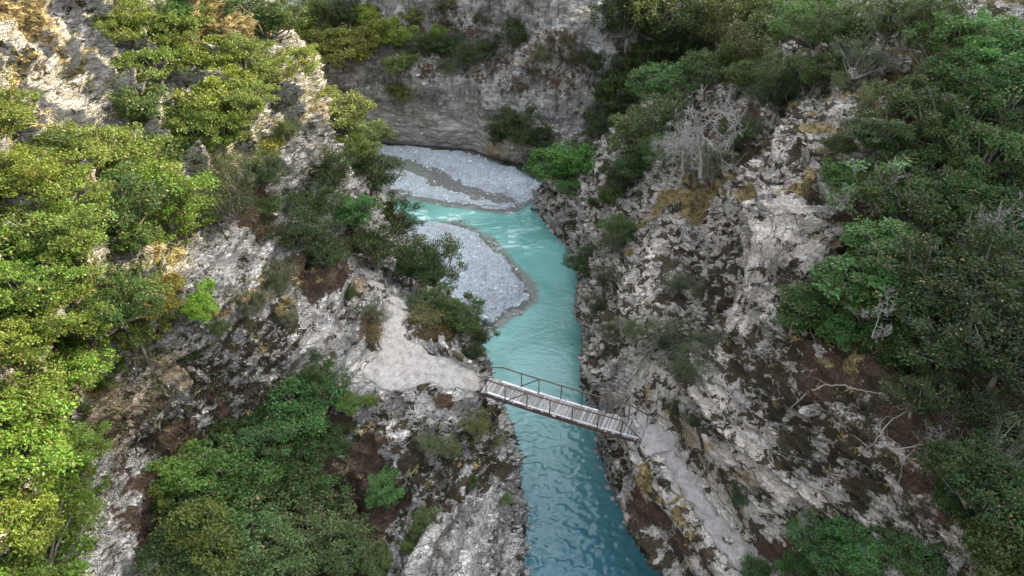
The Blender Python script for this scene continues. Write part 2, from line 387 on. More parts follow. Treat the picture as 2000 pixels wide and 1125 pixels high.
TERR = {}
def terrain(key, G, jj, sgn):
    n, m = G.shape[:2]
    N = normals(G, sgn).reshape(-1, 3)
    V = G.reshape(-1, 3).copy()
    row = np.repeat(jj, m)
    wob = 0.45 * fbm(V * 0.9, 3, 5)
    V0 = V; V = V0 + 0.55 * np.stack([fbm(V0 * 0.7, 3, 501), fbm(V0 * 0.7, 3, 502), fbm(V0 * 0.7, 3, 503)], 1)
    mp = mask(V0, 'path', 0.25, wob * 0.3)
    mc = mask(V, 'clean', 0.5, wob); mg = mask(V, 'grass', 0.45, wob); mb = mask(V, 'litter', 0.5, wob)
    mo = mask(V, 'ochre', 0.5, wob); mm = mask(V, 'moss', 0.5, wob)
    V = V0
    if key == 'B': mb = mb * 0.55
    steep = 1 - np.clip(N[:, 2], 0, 1)
    offp = 1 - mp
    big = fbm(V * 0.16, 3, 21)
    med = fbm(V * 0.55, 4, 31)
    rid = ridged(V * 0.42, 4, 41)
    fine = fbm(V * 2.4, 3, 51)
    edge = sm(row, 0.9, 2.4)
    d = np.zeros(len(V))
    if key == 'L':
        hi = sm(V[:, 2], 13, 17)
        dip = 0.05 * V[:, 1] - 0.60 * V[:, 0]
        pr, gr, ly = blocks(V, dip * 0.6 + 0.5 * big, 0.55, 1.3, 1.2, 3)
        pr2, gr2, ly2 = blocks(V, dip * 0.6 + 0.2 * med, 0.21, 0.6, 1.4, 13)
        # tall fissures that break the upper face into pillars
        q = V[:, 1] * 0.28 - V[:, 2] * 0.10 + 0.5 * big
        fis = np.exp(-(np.abs(q - np.round(q)) / 0.07) ** 2) * hi * 1.5
        col = (hash1(np.floor(q + 0.5), np.full(len(q), 7)) - 0.5) * 1.6 * hi
        d = 0.6 * big + 0.34 * med + 0.14 * rid + 0.05 * fine + (0.65 * pr + 1.2 * ly - 0.30 * gr) * (0.35 + 0.65 * np.maximum(steep, hi)) + 0.20 * pr2 + 0.12 * ly2 - 0.11 * gr2 - fis + col
        jut = sm(V[:, 1], 40, 60)
        wall = sm(row, 1, 2) * (1 - sm(row, 3.2, 4.2))
    elif key == 'R':
        dip = (0.42 * V[:, 0] + 0.30 * V[:, 1]) * (1 - 0.85 * sm(V[:, 1], 24, 29))
        pr, gr, ly = blocks(V, dip * 0.7 + 0.5 * big, 0.78, 1.9, 0.9, 23)
        pr2, gr2, ly2 = blocks(V, dip * 0.7 + 0.2 * med, 0.24, 0.8, 0.5, 33)
        d = 0.6 * big + 0.26 * med + 0.10 * rid + 0.04 * fine + (0.40 * pr + 1.5 * ly - 0.25 * gr) * (0.4 + 0.6 * steep) + 0.12 * pr2 + 0.22 * ly2 - 0.09 * gr2
    else:
        pr, gr, ly = blocks(V, 0.5 * big + 0.06 * V[:, 0], 0.9, 3.5, 0.1, 43)
        pr2, gr2, ly2 = blocks(V, 0.2 * med, 0.28, 1.4, 0.2, 53)
        rib = fbm(np.stack([V[:, 0] * 0.7, V[:, 1] * 0.7, V[:, 2] * 0.10], 1), 3, 61)
        rib2 = fbm(np.stack([V[:, 0] * 2.2, V[:, 1] * 2.2, V[:, 2] * 0.25], 1), 2, 63)
        lowb = 1 - sm(V[:, 2], 3.5, 5)
        d = 1.0 * big + 0.45 * med + 0.16 * rid + 0.05 * fine + 0.55 * rib * (1 - lowb) + 0.16 * rib2 + (0.15 * pr + 0.22 * ly - 0.10 * gr) + (0.08 * pr2 + 0.16 * ly2 - 0.09 * gr2) * (0.5 + lowb)
    d = d * (0.15 + 0.85 * edge) * (0.06 + 0.94 * offp) + (0.22 * ly * mp if key == 'L' else 0)
    nearp = np.zeros(len(V), np.float32)
    for x, y, z, r in MK['path']:
        i_ = np.nonzero((np.abs(V[:, 0] - x) < 2.6) & (np.abs(V[:, 1] - y) < 2.6) & (np.abs(V[:, 2] - z) < 2))[0]
        nearp[i_] = np.maximum(nearp[i_], 1 - np.hypot(V[i_, 0] - x, V[i_, 1] - y) / 2.4)
    d = d * (1 - 0.75 * np.clip(nearp * 1.5, 0, 1))
    d = d * (1 - (0.55 if key == 'R' else 0.3) * mc) + 0.05 * fine * offp
    d += 0.05 * (vn(V * 1.3, 77) + 0.5 * vn(V * 3.1, 78)) * mp
    if key == 'B': d *= np.where(row < 1.5, 0.35, 1.0)
    V = V + N * d[:, None]
    keep = row < 0.5
    V[keep, 2] = np.minimum(V[keep, 2], -0.4)
    # broken rims and joints that hold soil and dry lichen
    TERR[key] = dict(V=V, N=N, n=n, m=m, row=row, mp=mp, mg=mg, mb=mb, mo=mo, mm=mm, mc=mc, steep=steep, gr=gr)
    return V

for key, G, jj, sgn in (('L', GL, jL, 1), ('R', GR, jR, -1), ('B', GB, jB, -1)):
    terrain(key, G, jj, sgn)
for k, T in TERR.items():
    print('terrain', k, T['n'], T['m'], 'mean nz', float(T['N'][:, 2].mean()))

# ---- rock materials
def rock_mat(name, kind):
    T = NT(name)
    pos = T.pos()
    a1 = T.attr('m1'); a2 = T.attr('m2')
    s1 = T.n('ShaderNodeSeparateColor'); T.l(a1.outputs['Color'], s1.inputs[0])
    s2 = T.n('ShaderNodeSeparateColor'); T.l(a2.outputs['Color'], s2.inputs[0])
    moss, lit, gra = s1.outputs; och, pth, cln = s2.outputs
    geo = T.n('ShaderNodeNewGeometry'); sn = T.n('ShaderNodeSeparateXYZ'); T.l(geo.outputs['Normal'], sn.inputs[0])
    up = sn.outputs[2]
    n1 = T.noise(pos, 0.55, 6, 0.62, 0.6)
    n2 = T.noise(pos, 2.6, 8, 0.68, 0.4)
    n3 = T.noise(pos, 9.0, 6, 0.7)
    n4 = T.noise(pos, 30.0, 4, 0.65)
    dip = {'L': (0.5, 0.9, 5.0), 'R': (1.6, 1.3, 4.2), 'B': (0.25, 0.25, 3.4)}[kind]
    strat = T.noise(T.scalev(pos, dip), 1.5, 7, 0.72, 0.8)
    light = {'L': (0.79, 0.74, 0.66), 'R': (0.79, 0.70, 0.585), 'B': (0.60, 0.56, 0.50)}[kind]
    dark = {'L': (0.27, 0.26, 0.25), 'R': (0.29, 0.275, 0.25), 'B': (0.30, 0.275, 0.245)}[kind]
    c = T.mix(T.ramp(n1, 0.38, 0.66), light, tuple(x * 0.72 for x in light))
    c = T.mix(T.math('MULTIPLY', T.ramp(strat, 0.49, 0.62), 0.85), c, dark)
    c = T.mix(T.math('MULTIPLY', T.ramp(n2, 0.55, 0.72), 0.6 if kind != 'B' else 0.25), c, (0.30, 0.285, 0.26))
    # weathered clean faces
    c = T.mix(T.math('MULTIPLY', cln, 0.40), c, tuple(x * 0.95 for x in light))
    # bedding seams and pits, thin and dark
    seam = T.noise(T.scalev(pos, tuple(x * 1.6 for x in dip)), 2.2, 5, 0.6, 1.5)
    sl_ = T.math('SUBTRACT', 1.0, T.ramp(T.math('ABSOLUTE', T.math('SUBTRACT', seam, 0.5)), 0.0, 0.022))
    c = T.mix(T.math('MULTIPLY', sl_, 0.62), c, (0.05, 0.046, 0.04))
    vor = T.n('ShaderNodeTexVoronoi', Scale=3.4); vor.feature = 'F1'
    wv = T.n('ShaderNodeVectorMath'); wv.operation = 'ADD'; T.l(pos, wv.inputs[0])
    nz = T.n('ShaderNodeTexNoise', Scale=4.0, Detail=3.0); T.l(pos, nz.inputs['Vector']); T.l(T.scalev(nz.outputs['Color'], (0.5, 0.5, 0.5)), wv.inputs[1])
    T.l(wv.outputs[0], vor.inputs['Vector'])
    pit = T.math('MULTIPLY', T.math('SUBTRACT', 1.0, T.ramp(vor.outputs['Distance'], 0.12, 0.26)), T.ramp(n1, 0.42, 0.55))
    c = T.mix(T.math('MULTIPLY', pit, 0.55 if kind == 'R' else 0.8), c, (0.05, 0.042, 0.034))
    # thin beds: a stepped profile across the layering
    pv = T.n('ShaderNodeSeparateXYZ'); T.l(pos, pv.inputs[0])
    da, db = {'L': (-0.36, 0.03), 'R': (0.29, 0.21), 'B': (0.05, 0.0)}[kind]
    dipxy = T.math('ADD', T.math('MULTIPLY', pv.outputs[0], da), T.math('MULTIPLY', pv.outputs[1], db))
    if kind == 'R': dipxy = T.math('MULTIPLY', dipxy, T.math('SUBTRACT', 1.0, T.math('MULTIPLY', T.ramp(pv.outputs[1], 24.0, 29.0), 0.85)))
    hh = T.math('ADD', T.math('ADD', pv.outputs[2], dipxy), T.math('ADD', 0.0, T.math('MULTIPLY', T.noise(pos, 0.55, 6, 0.62), 1.3)))
    b1 = T.math('FRACT', T.math('DIVIDE', hh, {'L': 0.40, 'R': 0.66, 'B': 0.7}[kind])); b2 = T.math('FRACT', T.math('DIVIDE', hh, 0.137))
    brk = T.ramp(T.noise(T.scalev(pos, (1, 1, 3)), 1.1, 5, 0.65), 0.36, 0.50)
    ln1 = T.math('MULTIPLY', T.math('SUBTRACT', 1.0, T.ramp(b1, 0.03, 0.17)), brk)
    ln2 = T.math('MULTIPLY', T.math('SUBTRACT', 1.0, T.ramp(b2, 0.05, 0.35)), T.ramp(T.noise(T.scalev(pos, (1, 1, 2)), 1.7, 4, 0.6), 0.48, 0.58))
    c = T.mix(T.math('MULTIPLY', ln1, 0.9 if kind != 'B' else 0.4), c, (0.085, 0.077, 0.066))
    c = T.mix(T.math('MULTIPLY', ln2, 0.6 if kind != 'B' else 0.25), c, (0.12, 0.11, 0.095))
    # joint-bounded blocks
    bsc, bst = {'L': ((0.75, 0.95, 4.2), 0.65), 'R': ((0.45, 0.45, 2.4), 0.30), 'B': ((0.30, 0.30, 1.6), 0.30)}[kind]
    wz = T.n('ShaderNodeVectorMath'); wz.operation = 'ADD'; T.l(T.scalev(pos, (1, 1, 1)), wz.inputs[0])
    nb_ = T.n('ShaderNodeTexNoise', Scale=0.8, Detail=5.0, Roughness=0.6); T.l(pos, nb_.inputs['Vector']); T.l(T.scalev(nb_.outputs['Color'], (0.7, 0.7, 0.55)), wz.inputs[1])
    rotm = T.n('ShaderNodeMapping'); T.l(wz.outputs[0], rotm.inputs[0]); rotm.inputs['Rotation'].default_value = {'L': (0.30, 0.22, 0), 'R': (0.28, -0.38, 0), 'B': (0, 0.04, 0)}[kind]; rotm.inputs['Scale'].default_value = bsc
    ve = T.n('ShaderNodeTexVoronoi', Scale=1.25); ve.feature = 'DISTANCE_TO_EDGE'; T.l(rotm.outputs[0], ve.inputs['Vector'])
    vc = T.n('ShaderNodeTexVoronoi', Scale=1.25); vc.feature = 'F1'; T.l(rotm.outputs[0], vc.inputs['Vector'])
    ve2 = T.n('ShaderNodeTexVoronoi', Scale=3.1); ve2.feature = 'DISTANCE_TO_EDGE'; T.l(rotm.outputs[0], ve2.inputs['Vector'])
    vcs = T.n('ShaderNodeSeparateColor'); T.l(vc.outputs['Color'], vcs.inputs[0])
    crk = T.math('SUBTRACT', 1.0, T.ramp(ve.outputs[0], 0.0, 0.055)); crk2 = T.math('SUBTRACT', 1.0, T.ramp(ve2.outputs[0], 0.0, 0.07))
    wk = T.ramp(T.noise(pos, 0.35, 4), 0.36, 0.56)
    crk2 = T.math('MULTIPLY', crk2, wk)
    ncl = T.math('SUBTRACT', 1.0, T.math('MULTIPLY', cln, 0.45 if kind == 'R' else 0.1))
    crk = T.math('MULTIPLY', crk, ncl); crk2 = T.math('MULTIPLY', crk2, ncl)
    c = T.mix(T.math('MULTIPLY', crk, bst * 0.85), c, (0.045, 0.04, 0.034))
    c = T.mix(T.math('MULTIPLY', crk2, bst * 0.7), c, (0.06, 0.052, 0.045))
    c = T.mix(T.math('MULTIPLY', vcs.outputs[0], 0.30), c, (0.22, 0.21, 0.20))
    if kind == 'B':
        st1 = T.noise(T.scalev(pos, (1.0, 1.0, 0.11)), 0.9, 6, 0.66, 0.5)
        st2 = T.noise(T.scalev(pos, (1.0, 1.0, 0.07)), 2.6, 5, 0.7, 0.3)
        sz = T.n('ShaderNodeSeparateXYZ'); T.l(pos, sz.inputs[0])
        hz = T.ramp(sz.outputs[2], 2.6, 5.5)
        c = T.mix(T.math('MULTIPLY', T.math('MULTIPLY', T.ramp(st1, 0.47, 0.58), 0.5), hz), c, (0.17, 0.165, 0.165))
        c = T.mix(T.math('MULTIPLY', T.math('MULTIPLY', T.ramp(st2, 0.55, 0.63), 0.75), hz), c, (0.07, 0.068, 0.07))
        c = T.mix(T.math('MULTIPLY', T.math('MULTIPLY', T.math('SUBTRACT', 1.0, T.ramp(st2, 0.30, 0.42)), 0.5), hz), c, (0.55, 0.50, 0.42))
        wx = T.math('ABSOLUTE', T.math('SUBTRACT', T.math('ADD', sz.outputs[0], T.math('MULTIPLY', n1, 0.8)), 9.3))
        drip = T.math('MULTIPLY', T.math('SUBTRACT', 1.0, T.ramp(wx, 0.10, 0.42)), T.ramp(sz.outputs[2], 10.5, 14.0))
        c = T.mix(T.math('MULTIPLY', drip, 0.8), c, (0.62, 0.62, 0.62))
    # wet tide line at the water
    zz = T.n('ShaderNodeSeparateXYZ'); T.l(pos, zz.inputs[0])
    wetl = T.math('SUBTRACT', 1.0, T.ramp(T.math('SUBTRACT', zz.outputs[2], T.math('MULTIPLY', n2, 0.5)), -0.12, 0.22))
    c = T.mix(T.math('MULTIPLY', wetl, 0.6), c, (0.10, 0.095, 0.08))
    # ochre stained rock
    c = T.mix(T.math('MULTIPLY', och, 0.75), c, T.mix(T.ramp(n2, 0.35, 0.65), (0.40, 0.29, 0.15), (0.24, 0.17, 0.09)))
    # moss and black lichen: patches with ragged edges
    nm = T.math('ADD', T.math('MULTIPLY', T.noise(T.scalev(pos, (1, 1, 1.5)), 1.15, 9, 0.66, 0.5), 1.0), T.math('MULTIPLY', T.math('SUBTRACT', n3, 0.5), 0.30))
    base_m = {'L': 0.565, 'R': 0.545, 'B': 0.66}[kind]
    thr = T.math('SUBTRACT', base_m, T.math('MULTIPLY', moss, 0.10))
    thr = T.math('ADD', thr, T.math('MULTIPLY', cln, 0.07))
    thr = T.math('SUBTRACT', thr, T.math('MULTIPLY', up, 0.02))
    mf = T.ramp(T.math('SUBTRACT', nm, thr), -0.008, 0.02)
    mcol = T.mix(T.ramp(n2, 0.4, 0.62), (0.085, 0.062, 0.036), (0.048, 0.046, 0.020))
    mcol = T.mix(T.math('MULTIPLY', T.ramp(n1, 0.5, 0.66), 0.7), mcol, (0.030, 0.027, 0.022))
    c = T.mix(mf, c, mcol)
    # leaf litter and soil
    lf = T.ramp(T.math('ADD', T.math('MULTIPLY', lit, 0.62), T.math('ADD', T.math('MULTIPLY', T.math('SUBTRACT', n2, 0.5), 1.4), T.math('MULTIPLY', T.math('SUBTRACT', n1, 0.5), 1.0))), 0.22, 0.42)
    lcol = T.mix(T.ramp(n3, 0.4, 0.62), (0.13, 0.082, 0.050), (0.06, 0.042, 0.030))
    lcol = T.mix(T.math('MULTIPLY', T.ramp(n4, 0.56, 0.66), 0.6), lcol, (0.24, 0.17, 0.115))
    c = T.mix(lf, c, lcol)
    # dry grass roots
    gf = T.ramp(T.math('ADD', T.math('MULTIPLY', gra, 0.75), T.math('MULTIPLY', T.math('SUBTRACT', n2, 0.5), 1.4)), 0.28, 0.5)
    c = T.mix(gf, c, T.mix(T.ramp(n3, 0.4, 0.6), (0.25, 0.19, 0.085), (0.12, 0.085, 0.04)))
    # trodden path: pale dust and grit
    pc = T.mix(T.ramp(n2, 0.40, 0.66), (0.32, 0.30, 0.27), (0.20, 0.178, 0.15))
    pc = T.mix(T.math('MULTIPLY', T.ramp(n4, 0.52, 0.62), 0.5), pc, (0.42, 0.41, 0.40))
    pc = T.mix(T.math('MULTIPLY', T.ramp(n1, 0.52, 0.62), 0.4), pc, (0.24, 0.19, 0.15))
    pf = T.ramp(T.math('ADD', pth, T.math('ADD', T.math('MULTIPLY', T.math('SUBTRACT', n3, 0.5), 0.8), T.math('MULTIPLY', T.math('SUBTRACT', n2, 0.5), 0.6))), 0.28, 0.55)
    c = T.mix(pf, c, pc)
    bh = T.math('ADD', T.math('ADD', T.math('MULTIPLY', n2, 0.5), T.math('MULTIPLY', n3, 0.2)), T.math('ADD', T.math('MULTIPLY', n4, 0.10), T.math('MULTIPLY', strat, 1.1)))
    bh = T.math('SUBTRACT', bh, T.math('MULTIPLY', sl_, 0.45))
    bh = T.math('ADD', bh, T.math('MULTIPLY', mf, 0.15))
    bh = T.math('ADD', bh, T.math('ADD', T.math('MULTIPLY', b1, 1.0 if kind != 'B' else 0.5), T.math('MULTIPLY', T.math('MULTIPLY', b2, brk), 0.4)))
    bh = T.math('ADD', bh, T.math('ADD', T.math('MULTIPLY', vcs.outputs[1], 0.9 * bst), T.math('MULTIPLY', T.math('ADD', crk, T.math('MULTIPLY', crk2, 0.6)), -1.1 * bst)))
    bh = T.math('ADD', T.math('MULTIPLY', bh, T.math('SUBTRACT', 1.0, T.math('MULTIPLY', pf, 0.9))), T.math('MULTIPLY', pf, T.math('ADD', T.math('MULTIPLY', n4, 0.12), T.math('MULTIPLY', n3, 0.15))))
    T.bsdf(c, 0.9, bh, 1.0, {'L': 0.24, 'R': 0.19, 'B': 0.18}[kind], 0.2)
    return T.m

ROCK = {k: rock_mat({'L': 'limestone_left', 'R': 'limestone_right', 'B': 'limestone_cliff'}[k], k) for k in 'LRB'}
for key, nm in (('L', 'left_slope'), ('R', 'right_slope'), ('B', 'far_cliff')):
    T = TERR[key]
    fc = grid_faces(T['n'], T['m'], key == 'L')
    at = {'m1': np.stack([T['mm'], T['mb'], T['mg']], 1), 'm2': np.stack([T['mo'], T['mp'], T['mc']], 1)}
    fm = T['mp'][fc].mean(1)
    if key == 'B' or fm.max() < 0.6:
        o = obj(nm, mk_mesh(nm, T['V'], fc, [ROCK[key]], at, True)); tag(o, kind='structure')
    else:
        for sel, nn in ((fm < 0.55, nm), (fm >= 0.55, 'footpath')):
            f = fc[sel]; used = np.unique(f); mp_ = np.zeros(len(T['V']), np.int64); mp_[used] = np.arange(len(used))
            o = obj(nn, mk_mesh(nn, T['V'][used], mp_[f], [ROCK[key]], {k: v[used] for k, v in at.items()}, True)); tag(o, kind='structure')
BV = bvh_of([TERR[k]['V'].reshape(TERR[k]['n'], TERR[k]['m'], 3) for k in 'LRB'], 2)
# ---------------------------------------------------------------- river, bed and gravel bars
def inpoly(X, Y, poly):
    r = np.zeros(len(X), bool); n = len(poly)
    for i in range(n):
        x1, y1 = poly[i]; x2, y2 = poly[(i + 1) % n]
        c = ((y1 > Y) != (y2 > Y)) & (X < (x2 - x1) * (Y - y1) / (y2 - y1 + 1e-12) + x1)
        r ^= c
    return r
def sdist(X, Y, poly):
    d = np.full(len(X), 1e9); n = len(poly)
    for i in range(n):
        x1, y1 = poly[i]; x2, y2 = poly[(i + 1) % n]
        vx, vy = x2 - x1, y2 - y1; L2 = vx * vx + vy * vy + 1e-9
        t = np.clip(((X - x1) * vx + (Y - y1) * vy) / L2, 0, 1)
        d = np.minimum(d, np.hypot(X - x1 - t * vx, Y - y1 - t * vy))
    return np.where(inpoly(X, Y, poly), d, -d)
def wpoly(pts):
    return [tuple(P(u, v, 0.05)[:2]) for u, v in pts]
BARS = [
 (wpoly([(945,652),(975,628),(1008,606),(1036,588),(1040,566),(1022,540),(1000,520),(978,492),(955,468),(930,450),(890,440),(850,436),(780,440),(700,500),(720,600),(850,660)]), 0.75, 1.6, 'gravel_bar'),
 (wpoly([(690,282),(750,284),(800,286),(850,291),(900,297),(940,303),(975,318),(1020,330),(1055,350),(1078,362),(1073,378),(1048,372),(1050,388),(1020,398),(975,383),(925,370),(880,350),(830,328),(790,312),(740,305),(690,300)]), 0.7, 2.0, 'gravel_bar'),
 (wpoly([(790,330),(830,345),(850,362),(880,370),(930,388),(965,392),(1000,397),(1010,407),(985,413),(930,404),(880,400),(840,392),(760,372),(740,335)]), 0.30, 1.0, 'gravel_bar'),
 (wpoly([(860,336),(900,350),(950,372),(990,390),(1000,397),(960,392),(920,384),(880,366),(850,352),(820,330)]), 0.10, 0.7, 'gravel_bar'),
]
WPOLY = [b[0] for b in BARS]

def grav_mat(name):
    T = NT(name); pos = T.pos()
    v = T.n('ShaderNodeTexVoronoi', Scale=7.5); v.feature = 'F1'; T.l(pos, v.inputs['Vector'])
    v2 = T.n('ShaderNodeTexVoronoi', Scale=19.0); T.l(pos, v2.inputs['Vector'])
    sc = T.n('ShaderNodeSeparateColor'); T.l(v.outputs['Color'], sc.inputs[0])
    sc2 = T.n('ShaderNodeSeparateColor'); T.l(v2.outputs['Color'], sc2.inputs[0])
    n1 = T.noise(pos, 0.5, 5, 0.6)
    c = T.mix(sc.outputs[0], (0.165, 0.20, 0.215), (0.385, 0.45, 0.48))
    c = T.mix(T.math('MULTIPLY', sc2.outputs[0], 0.5), c, (0.38, 0.375, 0.37))
    c = T.mix(T.math('MULTIPLY', T.ramp(n1, 0.5, 0.66), 0.45), c, (0.23, 0.22, 0.205))
    wet = T.attr('wet').outputs['Fac']
    wf = T.ramp(T.math('ADD', wet, T.math('MULTIPLY', T.math('SUBTRACT', T.noise(pos, 1.8, 5), 0.5), 0.7)), 0.35, 0.65)
    c = T.mix(T.math('MULTIPLY', wf, 0.85), c, (0.085, 0.08, 0.068))
    h = T.math('ADD', T.math('MULTIPLY', v.outputs['Distance'], -1.0), T.math('MULTIPLY', v2.outputs['Distance'], -0.4))
    T.bsdf(c, 0.8, h, 1.0, 0.12, 0.3)
    return T.m
GRAV = grav_mat('river_gravel')

def patch(xs, ys):
    X, Y = np.meshgrid(xs, ys, indexing='ij'); return X, Y
stone_pts = []
rng = np.random.default_rng(5)
for poly, hgt, soft, nm in BARS:
    xs = [p[0] for p in poly]; ys = [p[1] for p in poly]
    X, Y = patch(np.arange(min(xs) - .4, max(xs) + .4, 0.13), np.arange(min(ys) - .4, max(ys) + .4, 0.13))
    x, y = X.ravel(), Y.ravel()
    p3 = np.stack([x, y, 0 * x], 1)
    sd_ = sdist(x + 0.5 * vn(p3 * 0.8, 3) + 0.2 * vn(p3 * 2.3, 4), y + 0.5 * vn(p3 * 0.8, 5) + 0.2 * vn(p3 * 2.3, 6), poly)
    z = hgt * sm(sd_, -0.05, soft) - 0.35 * (1 - sm(sd_, -0.9, 0.05)) + (0.05 * vn(p3 * 4.2, 7) + 0.13 * vn(p3 * 0.9, 8)) * sm(sd_, 0, .6) + 0.01
    wet = 1 - sm(sd_, 0.0, 0.55)
    if hgt < 0.2: wet = np.maximum(wet, 0.75)
    fc = grid_faces(X.shape[0], X.shape[1], False)
    keep = (z[fc].max(1) > -0.25)
    f = fc[keep]; used = np.unique(f); mp_ = np.zeros(len(x), np.int64); mp_[used] = np.arange(len(used))
    o = obj(nm, mk_mesh(nm, np.stack([x, y, z], 1)[used], mp_[f], [GRAV], {'wet': wet[used]}, True)); tag(o, kind='structure')
    cand = np.nonzero(sd_ > (0.02 if hgt > .2 else -0.3))[0]
    pick = rng.choice(cand, size=int(len(cand) * (0.085 if hgt > .2 else 0.03)), replace=False)
    for i in pick: stone_pts.append((x[i] + rng.uniform(-.06, .06), y[i] + rng.uniform(-.06, .06), max(z[i], -0.02), 0.03 + 0.15 * rng.random() ** 4 + (0.02 if hgt < .2 else 0)))

# loose cobbles lying on the bars, too many to count
ICO = None
def ico():
    t = (1 + 5 ** .5) / 2
    v = np.array([(-1,t,0),(1,t,0),(-1,-t,0),(1,-t,0),(0,-1,t),(0,1,t),(0,-1,-t),(0,1,-t),(t,0,-1),(t,0,1),(-t,0,-1),(-t,0,1)], float)
    v /= np.linalg.norm(v[0])
    f = np.array([(0,11,5),(0,5,1),(0,1,7),(0,7,10),(0,10,11),(1,5,9),(5,11,4),(11,10,2),(10,7,6),(7,1,8),(3,9,4),(3,4,2),(3,2,6),(3,6,8),(3,8,9),(4,9,5),(2,4,11),(6,2,10),(8,6,7),(9,8,1)])
    return v, f
IV, IF = ico()
def stone_mat(name, lo, hi):
    T = NT(name); a = T.attr('rnd').outputs['Fac']
    c = T.mix(a, lo, hi); c = T.mix(T.math('MULTIPLY', T.ramp(T.noise(T.pos(), 9.0, 5), 0.45, 0.65), 0.35), c, tuple(x * .5 for x in lo))
    T.bsdf(c, 0.75, T.noise(T.pos(), 30.0, 4), 0.4, 0.02); return T.m
COB = stone_mat('cobble', (0.20, 0.215, 0.22), (0.64, 0.66, 0.66))
def stones(name, pts, mat):
    n = len(pts); pts = np.array(pts)
    sc = rng.uniform(0.7, 1.3, (n, 1, 3)) * pts[:, 3][:, None, None]; sc[:, :, 2] *= 0.65
    a = rng.uniform(0, 6.3, n); ca, sa = np.cos(a)[:, None], np.sin(a)[:, None]
    v = IV[None] * sc * rng.uniform(0.82, 1.15, (n, 12, 1))
    v = np.stack([v[:, :, 0] * ca - v[:, :, 1] * sa, v[:, :, 0] * sa + v[:, :, 1] * ca, v[:, :, 2]], -1) + pts[:, None, :3]
    f = (IF[None] + (np.arange(n) * 12)[:, None, None]).reshape(-1, 3)
    o = obj(name, mk_mesh(name, v.reshape(-1, 3), f, [mat], {'rnd': np.repeat(rng.random(n), 12)}, True))
    return o
tag(stones('cobbles', stone_pts, COB), 'loose pale cobbles scattered over the gravel bars of the river', 'cobbles', kind='stuff')

# river bed under the water
xs = np.arange(-60, 40, 2.0); ys = np.arange(-35, 100, 2.0); X, Y = patch(xs, ys)
bedm = NT('silt'); bedm.bsdf((0.12, 0.12, 0.10), 0.9)
o = obj('riverbed', mk_mesh('riverbed', np.stack([X.ravel(), Y.ravel(), np.full(X.size, -1.3) + 0.2 * vn(np.stack([X.ravel(), Y.ravel(), 0 * X.ravel()], 1) * .3)], 1), grid_faces(X.shape[0], X.shape[1], False), [bedm.m], None, True)); tag(o, kind='structure')

# water surface with real ripples
ys = [-35.0]
while ys[-1] < 100: ys.append(ys[-1] + (0.10 if 15 < ys[-1] < 42 else 0.14 if 42 <= ys[-1] < 76 else 1.5))
xs = [-60.0]
while xs[-1] < 40: xs.append(xs[-1] + (0.10 if -3.5 < xs[-1] < 9 else 0.25 if -20 < xs[-1] < -3.5 else 1.5))
X, Y = patch(np.array(xs), np.array(ys)); x, y = X.ravel(), Y.ravel()
p3 = np.stack([x, y, 0 * x], 1)
sh = np.zeros(len(x))
for (poly, hgt, soft, nm) in BARS:
    sh = np.maximum(sh, 1 - sm(-sdist(x, y, poly), 0.0, 1.3 if hgt > .2 else 0.8))
sh = np.maximum(sh, 0.85 * sm(y, 60.5, 63.5) * (1 - sm(x, -4.5, -1.5)))
sh = np.maximum(sh, 0.9 * sm(y, 61.6, 64) * (x < 4.5))
rough = 0.010 + 0.045 * (1 - sm(y, 30, 36)) + 0.05 * sm(y, 51.0, 54.5) * (1 - sm(y, 60.0, 62.5)) * sm(x, -14, -8)
rp = 0.7 * vn(np.stack([x * 1.9 + 0.5 * y, y * 3.9 - .6 * x, 0 * x], 1), 11) + 0.75 * vn(np.stack([x * 4.0, y * 6.6 + x, 0 * x], 1), 12) + 0.35 * vn(np.stack([x * 6.1 + y, y * 8.0, 0 * x], 1), 13)
rip = sm(y, 52.0, 54.5) * (1 - sm(y, 59.5, 62.0)) * (1 - sm(x, 1.5, 3.0))
foam = sm(vn(np.stack([x * 0.7, y * 2.2, 0 * x], 1), 15) + 0.7 * vn(np.stack([x * 1.6, y * 4.6, 0 * x], 1), 16), 0.45, 1.0) * rip
z = rough * rp
dark = sm(x + 0.25 * (y - 24), 1.5, 5.5) * (1 - sm(y, 31, 40))
T = NT('glacial_water'); pos = T.pos()
a = T.attr('w'); s = T.n('ShaderNodeSeparateColor'); T.l(a.outputs['Color'], s.inputs[0])
n1 = T.noise(pos, 0.22, 4, 0.55, 0.8)
c = T.mix(T.ramp(n1, 0.35, 0.65), (0.090, 0.225, 0.185), (0.130, 0.280, 0.238))
shf = T.ramp(T.math('ADD', s.outputs[0], T.math('MULTIPLY', T.math('SUBTRACT', T.noise(pos, 1.1, 4), 0.5), 0.6)), 0.25, 0.95)
c = T.mix(shf, c, (0.115, 0.13, 0.105))
sy = T.n('ShaderNodeSeparateXYZ'); T.l(pos, sy.inputs[0])
deep = T.math('SUBTRACT', 1.0, T.ramp(sy.outputs[1], 22.0, 36.0))  # downstream tint: sky and dark wall reflections painted into the water colour
c = T.mix(T.math('MULTIPLY', deep, 0.75), c, (0.024, 0.098, 0.130))
c = T.mix(T.math('MULTIPLY', s.outputs[1], T.ramp(T.noise(T.scalev(pos, (2, 5, 1)), 2.2, 5, .7), 0.42, 0.6)), c, (0.62, 0.70, 0.70))
b = T.bsdf(c, 0.06, T.math('ADD', T.noise(T.scalev(pos, (1.2, 2.0, 1)), 3.0, 5, 0.55, 0.4), T.math('MULTIPLY', T.noise(pos, 0.9, 3), 1.0)), 0.30, 0.08, 0.9)
b.inputs['IOR'].default_value = 1.34
fc = grid_faces(X.shape[0], X.shape[1], False)
